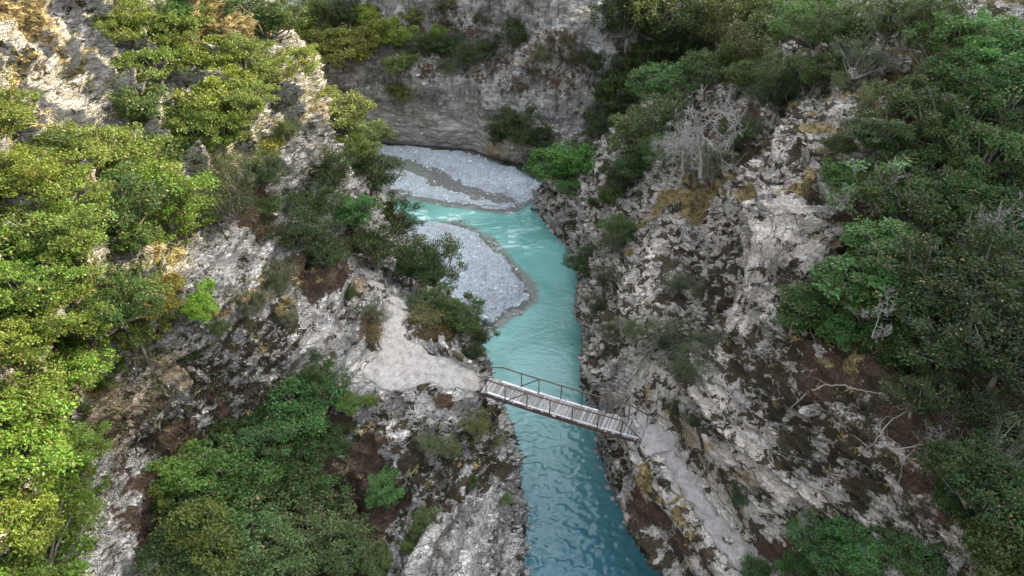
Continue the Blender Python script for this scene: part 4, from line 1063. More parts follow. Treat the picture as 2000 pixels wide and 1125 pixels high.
G1 = 'trees and shrubs on the sunlit left slope'; G2 = 'trees in the shade of the left bank'; G3 = 'trees crowding the lower left gully'
G4 = 'trees on and below the far cliff'; G5 = 'trees along the right bank of the river'; G6 = 'woodland on the upper right slope'; G7 = 'trees at the right edge and lower right'
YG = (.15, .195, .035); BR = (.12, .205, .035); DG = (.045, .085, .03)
TREES = [
 # sunlit left slope
 (250,60,42,'oak','green shrub right of the grey rock pillar at the top left',G1),
 (330,45,50,'oak','leafy tree left of the top patch of golden grass',G1),
 (360,30,30,'oak','deep green bush touching the golden grass at the top of the left slope',G1,(.05,.12,.03)),
 (300,110,45,'oak','tree directly below the leafy one left of the golden grass',G1),
 (400,110,50,'oak','tree just below the top patch of golden grass',G1,YG),
 (470,120,48,'oak','tree right of the one below the golden grass on the left slope',G1),
 (420,190,60,'oak','broad tree in the middle of the upper left slope',G1,YG),
 (350,230,55,'oak','tree down and left of the broad one on the upper left slope',G1),
 (490,215,50,'oak','tree right of the broad one on the upper left slope',G1),
 (270,200,45,'shrub','thin shrub at the foot of the grey rock pillar',G1),
 (520,45,55,'oak','tall tree at the top of the ridge right of the golden grass',G1,DG),
 (590,60,45,'lime','airy yellow green tree at the top of the ridge near the far cliff',G1,YG),
 (575,125,42,'oak','spreading tree hanging over the sunlit bare ridge edge',G1,YG),
 (530,150,36,'oak','small tree on the ridge left of the one over the bare edge',G1),
 (620,30,35,'olive','thin tree at the very top beside the shaded far cliff',G1),
 (440,270,45,'oak','tree above the dark hollow in the middle of the left slope',G1),
 (500,300,34,'lime','yellowish bush at the edge of the shadow on the left ridge',G1,(.17,.18,.04)),
 (300,290,50,'shrub','low shrub among white stones in the middle of the left slope',G1),
 (560,265,24,'dark','dark shrub clinging to the rough face of the left ridge',G1),
 (180,310,50,'oak','tree below the blocky white rock face at far left',G1),
 (240,340,58,'oak','wide tree right of the one below the blocky white rocks',G1),
 (90,300,50,'shrub','shrub against the lowest blocky white rocks at the left edge',G1),
 (20,250,50,'oak','tree cut by the left edge beneath the blocky rocks',G1),
 (100,390,62,'oak','big rounded tree at left between the rock face and the bright forest',G1),
 (20,350,50,'oak','tree at the left edge one above the bright forest',G1,YG),
 (210,420,62,'oak','dark green tree left of the brightest wide tree of the left slope',G1,DG),
 (320,390,66,'oak','brightest wide leafy tree at the shadow line of the left slope',G1,BR),
 (300,330,40,'oak','tree on top of the brightest wide one near the shadow line',G1),
 (360,440,44,'oak','lower tree at the right tip of the lit woods beside the shadow',G1,BR),
 (270,470,40,'shrub','small shrub above the pale rocks in the middle of the lit woods',G1),
 (150,480,55,'oak','tree above the patch of pale soil in the lit woods',G1),
 (50,470,70,'oak','large bright yellow green tree at the left edge half way down',G1,BR),
 (40,560,60,'oak','second bright tree at the left edge just under the large one',G1,BR),
 (130,570,55,'oak','tree with dark gaps in the middle of the lit woods',G1),
 (230,600,55,'oak','dull green tree above the crooked pale limb',G1,DG),
 (180,640,40,'oak','tree left of the crooked pale limb',G1),
 (300,590,42,'lime','golden yellow shrub left of the lime green bush',G1,(.20,.17,.035)),
 (375,585,34,'lime','vivid lime green bush standing out at the shadow line',G1,(.24,.42,.04)),
 (275,655,40,'oak','shrub hanging above the ochre rock overhang',G1),
 (70,660,62,'oak','green tree at left above the row of foreground trees',G1),
 (10,690,50,'oak','tree at the left edge above the foreground group',G1,YG),
 (130,720,46,'oak','tree right at the left end of the ochre rocks',G1,BR),
 (50,770,60,'oak','tree left of the ochre rock overhang',G1),
 (150,810,26,'shrub','small shrub at the left foot of the ochre rocks',G1),
 (230,720,26,'shrub','tuft of green on the lip of the ochre overhang',G1),
 (200,745,20,'shrub','tiny shrub in the crack left of the ochre overhang',G1),
 (70,880,75,'oak','big sunlit foreground tree at the left edge',G1,BR),
 (140,895,46,'oak','sunlit foreground tree beside the dark rock gully',G1,BR),
 (190,945,20,'lime','leafy branch end of a young tree poking over the strata',G1,BR),
 (100,975,54,'oak','foreground tree under the sunlit one beside the gully',G1,BR),
 (20,990,60,'oak','foreground tree in the lower left corner region at the frame edge',G1,YG),
 (110,1065,54,'oak','lowest sunlit tree left of the layered rock steps',G1,BR),
 (50,1090,75,'oak','sunlit tree filling the bottom left corner',G1,BR),
 # shaded left bank
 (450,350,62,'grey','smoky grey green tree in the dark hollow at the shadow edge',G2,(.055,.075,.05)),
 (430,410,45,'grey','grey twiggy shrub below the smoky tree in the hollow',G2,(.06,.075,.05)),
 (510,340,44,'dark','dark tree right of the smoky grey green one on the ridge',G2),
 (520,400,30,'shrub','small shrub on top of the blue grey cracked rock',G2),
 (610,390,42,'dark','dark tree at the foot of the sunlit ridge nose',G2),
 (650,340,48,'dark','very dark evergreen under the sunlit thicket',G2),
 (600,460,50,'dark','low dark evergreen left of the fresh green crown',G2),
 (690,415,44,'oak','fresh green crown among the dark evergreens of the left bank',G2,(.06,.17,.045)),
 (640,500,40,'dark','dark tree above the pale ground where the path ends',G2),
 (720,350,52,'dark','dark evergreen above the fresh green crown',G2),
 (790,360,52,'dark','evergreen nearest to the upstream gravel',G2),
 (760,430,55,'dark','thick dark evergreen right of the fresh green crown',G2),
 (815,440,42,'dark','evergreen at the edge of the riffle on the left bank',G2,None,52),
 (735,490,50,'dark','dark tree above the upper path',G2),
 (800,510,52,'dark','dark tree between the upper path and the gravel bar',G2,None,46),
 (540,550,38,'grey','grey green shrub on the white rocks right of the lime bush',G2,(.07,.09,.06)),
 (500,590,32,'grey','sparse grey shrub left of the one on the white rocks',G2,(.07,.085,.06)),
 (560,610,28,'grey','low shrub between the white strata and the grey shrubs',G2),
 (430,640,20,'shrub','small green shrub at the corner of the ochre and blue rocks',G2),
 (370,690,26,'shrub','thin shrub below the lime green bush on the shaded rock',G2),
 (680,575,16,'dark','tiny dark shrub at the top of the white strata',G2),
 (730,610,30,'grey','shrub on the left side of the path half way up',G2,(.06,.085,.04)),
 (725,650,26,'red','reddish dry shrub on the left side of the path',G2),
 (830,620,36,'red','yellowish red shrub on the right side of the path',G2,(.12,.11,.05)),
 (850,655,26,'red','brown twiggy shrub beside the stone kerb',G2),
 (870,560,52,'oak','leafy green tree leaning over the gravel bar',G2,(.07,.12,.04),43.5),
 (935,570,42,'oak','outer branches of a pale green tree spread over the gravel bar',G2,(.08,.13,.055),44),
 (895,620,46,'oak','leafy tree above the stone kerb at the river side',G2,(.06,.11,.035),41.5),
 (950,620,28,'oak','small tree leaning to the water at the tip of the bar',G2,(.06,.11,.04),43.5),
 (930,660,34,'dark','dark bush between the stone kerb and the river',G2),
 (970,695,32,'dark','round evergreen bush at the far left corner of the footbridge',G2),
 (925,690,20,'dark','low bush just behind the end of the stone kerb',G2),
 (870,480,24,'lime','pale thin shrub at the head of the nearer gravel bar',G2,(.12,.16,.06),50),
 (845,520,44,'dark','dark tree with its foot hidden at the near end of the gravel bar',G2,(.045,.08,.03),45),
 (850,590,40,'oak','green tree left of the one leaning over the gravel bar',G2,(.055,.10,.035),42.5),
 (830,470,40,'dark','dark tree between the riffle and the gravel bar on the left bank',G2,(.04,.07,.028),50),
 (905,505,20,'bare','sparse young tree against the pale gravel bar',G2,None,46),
 # gully
 (620,740,44,'dark','dark tree at the left end of the pale ledge',G3,DG),
 (590,800,62,'oak','rich green tree below the left end of the pale ledge',G3,(.045,.115,.035)),
 (680,790,22,'shrub','light green creeping shrub under the ledge rim',G3,(.09,.14,.04)),
 (720,780,18,'shrub','small green shrub on the rim right of the creeping one',G3,(.09,.14,.04)),
 (520,830,52,'oak','green tree left of the rich green one in the gully',G3,(.05,.10,.035)),
 (450,840,44,'dark','small dark tree under the blue grey rocks of the gully',G3,DG),
 (640,870,46,'dark','deep green tree on the left flank of the rock outcrop',G3,(.045,.09,.03)),
 (540,900,62,'dark','dense tree in the middle of the gully',G3,DG),
 (365,925,46,'lime','yellow green sprouting tree above the layered rock steps',G3,(.13,.21,.05)),
 (325,960,34,'oak','green sapling crown next to the layered rock steps',G3),
 (450,960,74,'oak','large tree with sprouting twigs in the lower left',G3,(.06,.11,.035)),
 (600,960,60,'dark','dark foreground tree left of the outcrop',G3,DG),
 (370,1025,52,'oak','shaded foreground tree right of the layered rock steps',G3,(.05,.10,.035)),
 (400,1060,70,'olive','yellowish foreground tree at the bottom left of the gully',G3,(.10,.14,.04)),
 (500,1050,78,'oak','broad foreground tree at the bottom of the gully',G3,(.07,.115,.045)),
 (600,1060,66,'oak','grey green foreground tree at the bottom left of the outcrop',G3,(.065,.10,.045)),
 (345,1110,50,'dark','dark tree cut by the bottom edge right of the strata',G3,DG),
 (680,1080,46,'dark','low dark tree at the bottom against the rock outcrop',G3,DG),
 (740,1100,34,'shrub','low shrub at the bottom in front of the outcrop',G3),
 (755,955,34,'oak','rich green cone shaped bush on the face of the outcrop',G3,(.05,.13,.04)),
 (835,860,34,'grey','grey green cushion shrub on top of the outcrop',G3,(.085,.105,.065)),
 (880,880,26,'grey','small cushion shrub right of the larger grey green one',G3,(.085,.10,.05)),
 (935,830,34,'grey','olive shrub on the rim of the outcrop below the footbridge',G3,(.085,.10,.045)),
 (960,860,26,'grey','olive shrub overhanging the river from the outcrop rim',G3,(.08,.095,.045)),
 (830,1015,24,'shrub','small green bush in a hollow of the lower outcrop',G3),
 (800,1060,22,'shrub','low green plant at the bottom left of the pale rock face',G3),
 (988,975,13,'shrub','small green tuft on the pale wall above the water',G3,(.09,.14,.06)),
 (920,940,16,'shrub','tiny green plant in the cracked centre of the outcrop',G3),
 # far cliff
 (645,95,40,'lime','yellow lit tree on the ledge at the left of the far cliff',G4,(.19,.20,.04)),
 (690,100,44,'lime','broad golden green tree on the cliff ledge at left',G4,(.20,.21,.045)),
 (735,55,32,'lime','glowing lime tree higher up on the left of the far cliff',G4,(.23,.29,.05)),
 (775,75,30,'lime','glowing tree right of the lime one on the far cliff',G4,(.21,.28,.06)),
 (718,28,22,'lime','small bright sprout tree at the top left of the far cliff',G4,(.22,.30,.04)),
 (805,35,18,'lime','small bright crown right of the glowing trees',G4,(.20,.26,.06)),
 (780,125,26,'lime','light green tree below the glowing pair on the far cliff',G4,(.15,.21,.06)),
 (785,170,22,'lime','hanging pale shrub on the face of the far cliff',G4,(.15,.19,.06)),
 (680,30,35,'olive','shaded olive tree behind the glowing ones',G4,DG),
 (855,70,17,'lime','single bright tree in the shaded ledge woods',G4,(.19,.28,.04)),
 (830,95,26,'dark','dark shrub left of the single bright tree',G4),
 (880,90,30,'dark','dark tree right of the single bright tree on the ledge',G4,DG),
 (880,130,26,'grey','grey green shrub on the lower rim of the ledge',G4,(.06,.09,.05)),
 (920,110,26,'dark','dark tree in the middle of the ledge',G4,DG),
 (960,80,34,'grey','large grey shaded tree on the ledge of the far cliff',G4,(.055,.07,.05)),
 (1010,75,30,'dark','dark tree at the right part of the ledge',G4),
 (940,40,24,'grey','grey shrub above the ledge woods',G4,(.06,.075,.045)),
 (870,20,26,'grey','brownish shrub at the top above the ledge woods',G4,(.08,.075,.045)),
 (1060,110,26,'grey','brownish shrub below the bare grey wall of the far cliff',G4,(.075,.075,.045)),
 (1110,75,22,'grey','brown ivy shrub in the middle of the bare grey wall',G4,(.08,.06,.045)),
 (1120,110,30,'grey','shrub hanging at the lower side of the bare grey wall',G4,(.06,.075,.04)),
 (1160,130,24,'dark','dark shrub at the right foot of the bare grey wall',G4),
 (1010,255,42,'dark','large dark bush hanging at the foot of the far cliff',G4,(.045,.08,.03)),
 (1050,270,34,'dark','right part of the woods hanging at the foot of the far cliff',G4,(.04,.07,.03)),
 (975,265,22,'dark','left end bush hanging at the foot of the far cliff',G4,(.045,.08,.03)),
 (1050,320,28,'dark','gloomy low bush in the corner behind the gravel',G4,(.035,.05,.025)),
 (665,230,48,'lime','sunlit pale green thicket tree behind the ridge',G4,(.16,.20,.06),56),
 (715,270,42,'lime','sunlit pale tree closest to the foot of the far cliff',G4,(.16,.20,.07),60),
 (680,290,40,'lime','lower sunlit tree behind the bare ridge nose',G4,(.15,.19,.05),55),
 (630,190,26,'lime','small lit tree tucked behind the ridge edge',G4,(.15,.19,.05)),
 (740,300,22,'dark','half shaded bush at the start of the upstream gravel',G4,(.07,.09,.04),64),
 # right bank
 (1103,330,50,'lime','bright emerald tree standing over the river bend',G5,(.075,.215,.04)),
 (1115,365,22,'oak','small green bush directly under the bright emerald tree',G5,(.06,.16,.04)),
 (1140,300,28,'dark','dark tree behind the bright emerald one',G5),
 (1215,450,40,'oak','green tree above the white rocks of the right bank',G5,(.06,.11,.035)),
 (1195,480,28,'grey','shrub left below the green tree of the right bank',G5,(.065,.09,.04)),
 (1190,385,26,'shrub','creeping green shrub among the pale rocks of the right bank',G5),
 (1155,395,14,'shrub','small dark cushion on the white river rocks',G5,DG),
 (1140,520,34,'oak','drooping green shrub hanging out over the water',G5,(.055,.105,.045)),
 (1185,540,30,'grey','dull shrub right of the drooping one above the water',G5,(.06,.075,.035)),
 (1175,600,32,'grey','brown green shrub on the dark overhang above the water',G5,(.065,.075,.035)),
 (1190,650,28,'grey','lower brown green shrub on the dark overhang',G5,(.06,.07,.035)),
 (1240,640,34,'grey','greyish shrub at the left end of the large dark shrub band',G5,(.055,.08,.04)),
 (1310,670,46,'grey','large dark shrub in the middle of the right rock wall',G5,(.05,.07,.035)),
 (1340,720,48,'grey','lower large dark shrub of the right rock wall',G5,(.048,.068,.035)),
 (1380,660,30,'grey','right edge shrub of the dark shrub group on the wall',G5,(.055,.07,.04)),
 (1320,560,34,'grey','thin grey green shrub above the large dark shrubs',G5,(.07,.09,.06)),
 (1375,570,28,'grey','thin shrub right of the grey green one above the dark shrubs',G5,(.06,.08,.045)),
 (1320,800,16,'dark','dark tuft on the ochre wall above the bridge landing',G5,(.04,.06,.03)),
 (1355,825,16,'dark','dark tuft right of the other one on the ochre wall',G5,(.04,.06,.03)),
 (1438,970,20,'dark','dark shrub growing on the right side of the path',G5,(.035,.06,.03)),
 (1220,350,34,'dark','dark tree above the creeping shrub of the right bank',G5),
 # upper right
 (1225,40,50,'dark','tall dark tree against the right end of the far cliff',G6),
 (1290,40,54,'dark','tall dark tree at the top right of the far cliff',G6),
 (1245,110,46,'dark','dark tree below the tall ones by the far cliff',G6),
 (1310,110,48,'dark','dark tree in the deepest part of the upper woodland',G6),
 (1200,180,42,'dark','dark tree at the foot of the grey wall right end',G6,DG),
 (1250,190,44,'oak','mid green tree below the deepest part of the upper woodland',G6,(.045,.09,.035)),
 (1190,250,38,'dark','dark tree above the emerald one on the right bank',G6,DG),
 (1240,270,44,'oak','tree with reddish undergrowth in the middle of the right woods',G6,(.05,.08,.03)),
 (1300,180,40,'oak','fresh green tree left of the dead grey tree',G6,(.05,.12,.045)),
 (1290,250,42,'dark','dark tree down left of the dead grey tree',G6),
 (1290,300,34,'grey','blue green shrub below the dead grey tree',G6,(.07,.12,.07)),
 (1340,310,44,'grey','grey green shrub at the left above the grassy ledge',G6,(.07,.10,.06)),
 (1400,320,46,'grey','grey green shrub right behind the grassy ledge',G6,(.055,.075,.045)),
 (1245,325,30,'oak','small green tree between the right bank and the grassy ledge',G6,(.05,.12,.045)),
 (1370,55,52,'dark','dark tree left of the olive one at the top',G6,DG),
 (1380,150,44,'oak','rounded green tree above the dead grey tree',G6,(.06,.11,.045)),
 (1440,60,50,'olive','tall olive green tree at the top middle right',G6),
 (1450,130,46,'olive','olive green tree below the tall olive one',G6,(.085,.11,.035)),
 (1470,165,36,'lime','pale fresh tree right of the dead grey tree',G6,(.10,.15,.05)),
 (1520,60,48,'oak','green tree right of the tall olive one at the top',G6,(.055,.11,.035)),
 (1500,20,42,'oak','tree at the top edge right of the olive pair',G6,(.06,.12,.035)),
 (1540,150,42,'dark','dark tree at the left side of the crest above the dry ridge',G6,DG),
 (1520,200,36,'dark','dark tree touching the dry grass ridge',G6,(.04,.075,.03)),
 (1440,260,30,'dark','dark tree right of the dead grey tree',G6,DG),
 (1390,215,62,'dead','bare grey dead tree with spreading branches above the grassy ledge',G6,None,45),
 (1345,245,40,'dead','smaller bare dead tree left of the large grey dead one',G6,None,46),
 (1590,60,50,'oak','leafy tree at the top middle of the right woods',G6,(.055,.105,.035)),
 (1600,130,40,'oak','tree above the dry ridge left of the scrubby crest tree',G6,(.05,.09,.03)),
 (1660,40,46,'oak','green tree near the top edge above the crest',G6,(.055,.11,.035)),
 (1690,120,50,'grey','scrubby grey green tree on the rocky crest',G6,(.095,.12,.075)),
 (1650,160,34,'grey','lower scrubby tree on the left of the rocky crest',G6,(.085,.11,.06)),
 (1700,185,28,'grey','olive scrub above the broken crest rocks',G6,(.09,.11,.05)),
 (1740,45,40,'olive','tree with pale trunk at the top right of the crest',G6,(.06,.08,.03)),
 (1800,40,46,'bare','pale bare trunked tree at the top right edge of the woods',G6),
 (1820,70,48,'dark','dark tree at the top between the crest and the right corner',G6,DG),
 (1780,190,48,'oak','thin tree right of the blue grey crest block',G6,(.055,.085,.03)),
 (1840,150,46,'grey','dull green tree behind the upper right corner trees',G6,(.065,.09,.045)),
 (1880,100,44,'oak','green tree below the small brown clearing',G6,(.055,.12,.04)),
 (1960,110,54,'oak','bright green tree in the upper right corner',G6,(.06,.15,.045)),
 (1900,170,52,'oak','bright leafy tree left below the corner tree',G6,(.055,.14,.04)),
 (1980,200,56,'oak','tree at the right edge under the corner tree',G6,(.055,.13,.04)),
 (1850,250,58,'dark','dark tree above the hollow at the right',G6,DG),
 (1720,260,44,'oak','tree whose crown tops the forked white trunk',G6,(.055,.11,.04)),
 (1655,350,44,'shrub','low green shrub at the right of the big pale cliff nose',G6,(.055,.10,.035)),
 (1725,345,70,'bare','tree with a forked white trunk and thin crown right of the cliff nose',G6,(.075,.15,.06),-3),
 (1790,330,50,'oak','tree right behind the forked white trunk',G6,(.045,.09,.035)),
 (1640,280,28,'shrub','shrub at the right end of the dry grass terraces',G6),
 # right edge
 (1890,500,52,'dead','crooked bare pale limbs among the dark trees at the right edge',G7,None,-3.5),
 (1965,440,46,'dead','second set of bare pale limbs close to the right edge half way up',G7,None,-3.5),
 (1725,600,30,'dead','fan of bare twigs in the gap of the layered tree',G7,None,-3.5),
 (1850,860,40,'dead','bare grey bush between the fallen branches and the foreground tree',G7),
 (1790,410,56,'dark','dark tree right below the forked white trunk',G7,DG),
 (1930,300,66,'oak','wide tree below the right edge pair',G7,(.055,.115,.04)),
 (1880,380,56,'oak','tree with pale crooked twigs at the right',G7,(.055,.11,.04)),
 (1970,410,70,'oak','big grey green tree at the right edge half way up',G7,(.07,.13,.055)),
 (1890,480,62,'dark','dark tree under the crooked twigs at the right',G7,DG),
 (1720,480,62,'tier','uppermost crown of the layered fresh green trees',G7,(.055,.125,.04)),
 (1690,580,72,'tier','largest layered fresh green tree right of the pale rock',G7),
 (1565,610,46,'tier','layered green tree reaching left over the pale rock',G7,(.055,.12,.04)),
 (1640,640,42,'tier','small layered tree over the mossy stones',G7,(.05,.11,.035)),
 (1755,670,62,'tier','lower right layered green tree above the brown hollow',G7),
 (1820,560,66,'dark','dark tree right of the largest layered one',G7,(.035,.07,.025)),
 (1940,560,72,'dark','dark tree at the right edge in the middle',G7,(.035,.065,.028)),
 (1870,660,64,'dark','gloomy tree above the right foreground shrubs',G7,(.035,.065,.028)),
 (1970,690,64,'dark','gloomy tree at the right edge above the grey green foreground tree',G7,(.035,.06,.028)),
 (1800,760,42,'dark','low gloomy shrub beside the fallen branches',G7,(.035,.055,.025)),
 (1920,790,72,'grey','grey green foreground tree at the right edge',G7,(.075,.11,.065)),
 (1980,870,64,'grey','second grey green foreground tree at the right edge',G7,(.07,.105,.06)),
 (1870,880,44,'grey','shrub behind the dead branches at lower right',G7,(.05,.08,.045)),
 (1930,960,64,'oak','green tree at the lower right edge',G7,(.05,.09,.035)),
 (1970,1060,60,'oak','tree in the bottom right corner',G7,(.05,.085,.03)),
 (1860,980,36,'shrub','low leafy shrub left of the lower right edge tree',G7,(.05,.09,.04)),
 (1690,1080,42,'oak','leafy shrub at the bottom right of the path',G7,(.055,.13,.045)),
 (1620,1085,44,'oak','leafy shrub at the bottom nearest to the right rock slabs',G7,(.055,.13,.045)),
 (1560,1110,34,'oak','leafy shrub at the bottom beside the end of the path',G7,(.055,.12,.04)),
 (1480,1118,26,'shrub','low green plant at the very end of the path at the bottom',G7,(.06,.13,.045)),
 (1760,1075,36,'shrub','creeping dark shrub on the bottom right rocks',G7,(.045,.075,.035)),
 (1800,1110,36,'oak','small bush cut by the bottom edge at lower right',G7,(.05,.09,.035)),
]
for t in TREES: plant(*t)
o, _ = lay('sapling', [(952,580,0),(948,530,1.2),(940,480,2.4),(937,462,2.9)], 0.022, BARKD, 'thin bare sapling rising in front of the nearer gravel bar', 'sapling', 31, 7, .45, 0.0), None

# ---------------------------------------------------------------- undergrowth, ivy and grass: more than anyone could count
def scatter(name, keys, dens, seed, fn):
    out = []
    rs = np.random.default_rng(seed)
    for key in 'LRB':
        T = TERR[key]; V = T['V']; w = fn(key, T, rs)
        vis = (V[:, 1] > 8) & (np.abs(V[:, 0]) < 12 + 0.62 * V[:, 1]) & (V[:, 2] > .5)
        n, m = T['n'], T['m']; G = V.reshape(n, m, 3)
        du = np.linalg.norm(np.gradient(G, axis=0), axis=2) * np.linalg.norm(np.gradient(G, axis=1), axis=2)
        pr = w * vis * du.ravel() * dens
        sel = np.nonzero(rs.random(len(V)) < pr)[0]
        out.append((V[sel], T['N'][sel], w[sel]))
    return [np.concatenate(x) for x in zip(*out)]
BS = np.array(BASES)
def near_tree(V, k):
    o = np.zeros(len(V), np.float32)
    for x, y, z, r in BS:
        R_ = r * k
        i = np.nonzero((np.abs(V[:, 0] - x) < R_) & (np.abs(V[:, 1] - y) < R_) & (np.abs(V[:, 2] - z) < R_ * 1.5))[0]
        if len(i): o[i] = np.maximum(o[i], 1 - np.hypot(V[i, 0] - x, V[i, 1] - y) / R_)
    return np.clip(o, 0, 1)
def w_under(key, T, rs):
    V = T['V']; nt = near_tree(V, 1.7)
    patch_ = sm(fbm(V * 0.5, 3, 91), 0.05, 0.5)
    hi = {'L': sm(V[:, 2], 12, 15) * 1.25 * (1 - 0.8 * sm(V[:, 2], 18.5, 20.5) * sm(-V[:, 0], 21, 24)), 'R': np.clip(sm(V[:, 0], 15.5, 18) * 1.0 + .8 * sm(V[:, 1], 48, 58) * sm(V[:, 2], 5, 7), 0, 1.2), 'B': 1.0 * sm(V[:, 2], 8.8, 9.6) * (1 - sm(V[:, 2], 12.5, 14)) * (1 - sm(V[:, 0], 2, 5))}[key]
    w = np.clip(nt * .9 + hi * (patch_ if key != 'L' else .35 + .65 * patch_), 0, 1) * (1.0 if key != 'L' else 1 + .8 * hi) + 0.035 * sm(vn(V * .9, 5), .3, .8)
    gd = 1.0
    return w * (1 - T['mp']) * (1 - .88 * T['mc']) * (1 - .5 * T['mg']) * (1 - .4 * T['steep']) * gd
pu, nu, wu = scatter('u', 'LRB', 5.5, 3, w_under)
print('undergrowth clumps', len(pu))
rs = np.random.default_rng(9)
UM = NT('undergrowth_leaves'); r_ = UM.attr('rnd').outputs['Fac']; k_ = UM.attr('clump').outputs['Fac']; tn = UM.attr('tint').outputs['Color']
uc = UM.mix(UM.math('MULTIPLY', r_, .55), tn, (0.03, 0.045, 0.018)); uc = UM.mix(UM.math('GREATER_THAN', r_, 0.93), uc, (0.16, .11, .05)); UM.bsdf(uc, 0.6)
siz = .14 + .5 * rs.random(len(pu)) ** 2; siz = siz * np.where(pu[:, 0] < -12, 1.35, 1); C = pu + nu * (siz * .35)[:, None]
V, F_, r, cl = leaves(C, rs.random(len(C)), 44, siz, .075, rs, .75, .9, .5)
pal = np.array([(.075, .115, .035), (.055, .085, .030), (.11, .12, .045), (.09, .075, .04), (.05, .09, .04), (.12, .15, .04)])
tint = pal[rs.integers(0, 6, len(C))]; tint = tint * rs.uniform(.6, 1.1, (len(C), 1)) * np.array((.85, .8, .65))
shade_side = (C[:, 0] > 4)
tint[shade_side] *= .8  # shade painted into the tint of the right bank clumps
lit_ = (C[:, 0] < -11) & (C[:, 2] > 11.5); tint[lit_] = tint[lit_] * np.array((1.35, 1.3, .75))  # sun warmth painted into the tint of the high left clumps
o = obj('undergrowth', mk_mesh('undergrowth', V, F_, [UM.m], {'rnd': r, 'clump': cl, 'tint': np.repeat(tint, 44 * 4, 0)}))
tag(o, 'low green undergrowth and ivy covering ledges and soil between the trees', 'undergrowth', kind='stuff')

def w_wood(key, T, rs):
    V = T['V']; c = (V - (0, 0, CAMH)); dep = c[:, 1] * math.cos(PITCH) - c[:, 2] * math.sin(PITCH); u = 1351 * c[:, 0] / np.maximum(dep, 1)
    return ((np.abs(u) > 1035) & (dep > 4) & (np.abs(V[:, 0]) < 46)) * (.35 + .65 * sm(vn(V * .25, 60), -.3, .3)) * (0 if key == 'B' else 1)
def scat_all(dens, seed, fn):
    out = []; rs = np.random.default_rng(seed)
    for key in 'LR':
        T = TERR[key]; w = fn(key, T, rs); G = T['V'].reshape(T['n'], T['m'], 3)
        du = np.linalg.norm(np.gradient(G, axis=0), axis=2) * np.linalg.norm(np.gradient(G, axis=1), axis=2)
        vis = (T['V'][:, 1] > -6) & (T['V'][:, 1] < 70)
        sel = np.nonzero(rs.random(len(w)) < w * vis * du.ravel() * dens)[0]; out.append(T['V'][sel])
    return np.concatenate(out)
pw = scat_all(.55, 31, w_wood); rs = np.random.default_rng(32)
siz = rs.uniform(.5, 1.15, len(pw)); C = pw + np.stack([0 * siz, 0 * siz, siz * rs.uniform(.4, 2.0, len(pw))], 1)
V, F_, r, cl = leaves(C, rs.random(len(C)), 240, siz, .13, rs, .6, .9, .55)
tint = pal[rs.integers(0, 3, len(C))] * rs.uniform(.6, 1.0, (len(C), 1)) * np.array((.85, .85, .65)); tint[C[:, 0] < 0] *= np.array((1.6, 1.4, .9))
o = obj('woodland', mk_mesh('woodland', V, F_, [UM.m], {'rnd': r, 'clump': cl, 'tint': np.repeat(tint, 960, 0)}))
tag(o, 'woodland continuing over the slopes on both sides of the gorge', 'woodland', kind='stuff')

def w_grass(key, T, rs): return np.clip(T['mg'] * 1.0 + .10 * T['mb'] * sm(vn(T['V'] * .8, 8), -.1, .5) + .02 * T['mm'], 0, 1) * (1 - T['mp']) * (0.5 if key == 'B' else 1)
pg, ng, wg = scatter('g', 'LRB', 13.0, 4, w_grass)
print('grass tufts', len(pg))
nb = 26; N = len(pg) * nb; rs = np.random.default_rng(10)
lean = ng + rs.normal(size=ng.shape) * .35 + np.array((0, 0, .5)); lean[:, 2] = np.maximum(lean[:, 2], .1)
p = np.repeat(pg, nb, 0) + rs.normal(size=(N, 3)) * np.array((.09, .09, .02)); d = np.repeat(lean, nb, 0) + rs.normal(size=(N, 3)) * .55; d /= np.linalg.norm(d, axis=1, keepdims=True)
L_ = rs.uniform(.16, .48, N)[:, None] * np.repeat(rs.uniform(.6, 1.2, len(pg)), nb)[:, None]
sd2 = np.cross(d, rs.normal(size=(N, 3))); sd2 /= np.linalg.norm(sd2, axis=1, keepdims=True)
w_ = 0.008; tip = p + d * L_ * .6 + np.array((0, 0, -1)) * L_ * .05; end = p + d * L_ - np.array((0, 0, 1)) * L_ * .28
V = np.stack([p - sd2 * w_, p + sd2 * w_, tip + sd2 * w_ * .8, tip - sd2 * w_ * .8, end], 1).reshape(-1, 3)
b5 = (np.arange(N) * 5)[:, None]
F_ = np.concatenate([b5 + np.array((0, 1, 2)), b5 + np.array((0, 2, 3)), b5 + np.array((3, 2, 4))])
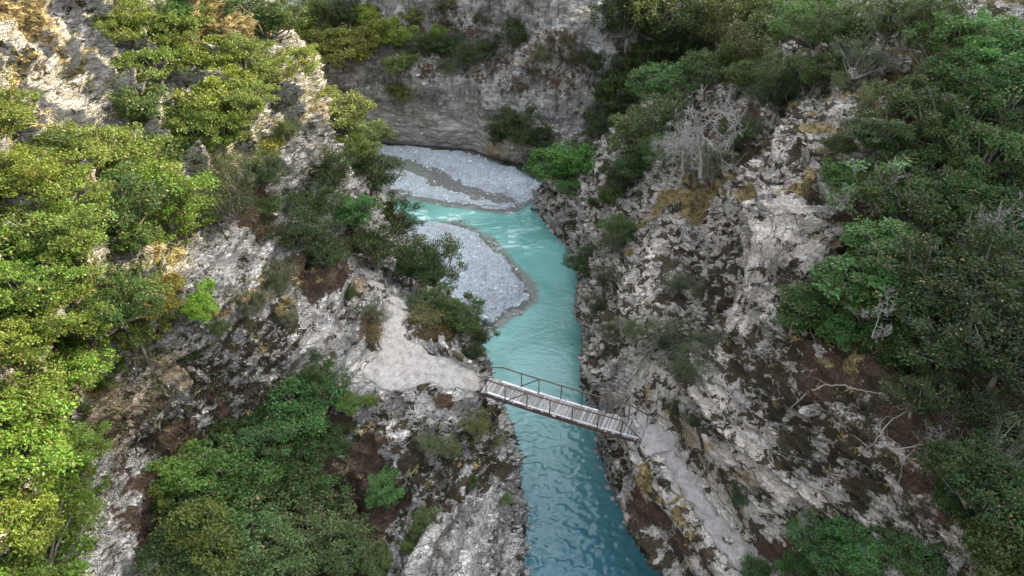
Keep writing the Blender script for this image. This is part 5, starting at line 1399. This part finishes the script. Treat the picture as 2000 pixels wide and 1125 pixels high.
GM = NT('dry_grass'); r_ = GM.attr('rnd').outputs['Fac']
GM.bsdf(GM.mix(r_, (.46, .36, .16), (.17, .13, .05)), .7)
tr_ = np.clip(np.repeat(rs.random(len(pg)), nb) * .6 + rs.random(N) * .5, 0, 1)
o = obj('dry_grass', mk_mesh('dry_grass', V, F_, [GM.m], {'rnd': np.repeat(tr_, 5)}))
tag(o, 'dry golden grass growing in tufts on ledges and beside the path', 'grass', kind='stuff')

# broken stone lying on the slopes
def w_scree(key, T, rs): return (.05 + .22 * T['mb'] + .12 * T['mg'] + .25 * np.clip(T['mp'] * (1 - T['mp']) * 4, 0, 1) + .12 * T['mp']) * (1 - T['steep'])
ps, ns, ws = scatter('s', 'LRB', 3.0, 5, w_scree)
rs = np.random.default_rng(12)
o = stones('scree', np.concatenate([ps, (0.025 + .11 * rs.random(len(ps)) ** 3)[:, None]], 1), COB)
tag(o, 'small broken stones strewn over the slopes and path edges', 'stones', kind='stuff')


# fallen rock along both waterlines
rs = np.random.default_rng(14); sp_ = []
for key in 'LR':
    T = TERR[key]; V = T['V']
    sel = np.nonzero((V[:, 2] > -0.10) & (V[:, 2] < 0.22) & (V[:, 1] > 14) & (V[:, 1] < 68) & (T['row'] < 2.0) & (np.abs(V[:, 0]) < 14))[0]
    sel = rs.choice(sel, size=min(len(sel), 420), replace=False)
    for i in sel: sp_.append((V[i, 0] + rs.normal() * .12, V[i, 1] + rs.normal() * .12, V[i, 2] * .5, 0.05 + 0.24 * rs.random() ** 3))
for poly, hgt, soft, nm in BARS[:3]:
    a = np.array(poly); 
    for k in range(130):
        i = rs.integers(len(a)); t = rs.random(); q = a[i] * (1 - t) + a[(i + 1) % len(a)] * t + rs.normal(size=2) * .35
        sp_.append((q[0], q[1], 0.02, 0.06 + 0.16 * rs.random() ** 3))
o = stones('shore_stones', sp_, stone_mat('shore_stone', (0.12, 0.115, 0.105), (0.36, 0.345, 0.315)))
tag(o, 'stones and broken blocks lying along the waterline of both banks and bars', 'stones', kind='stuff')
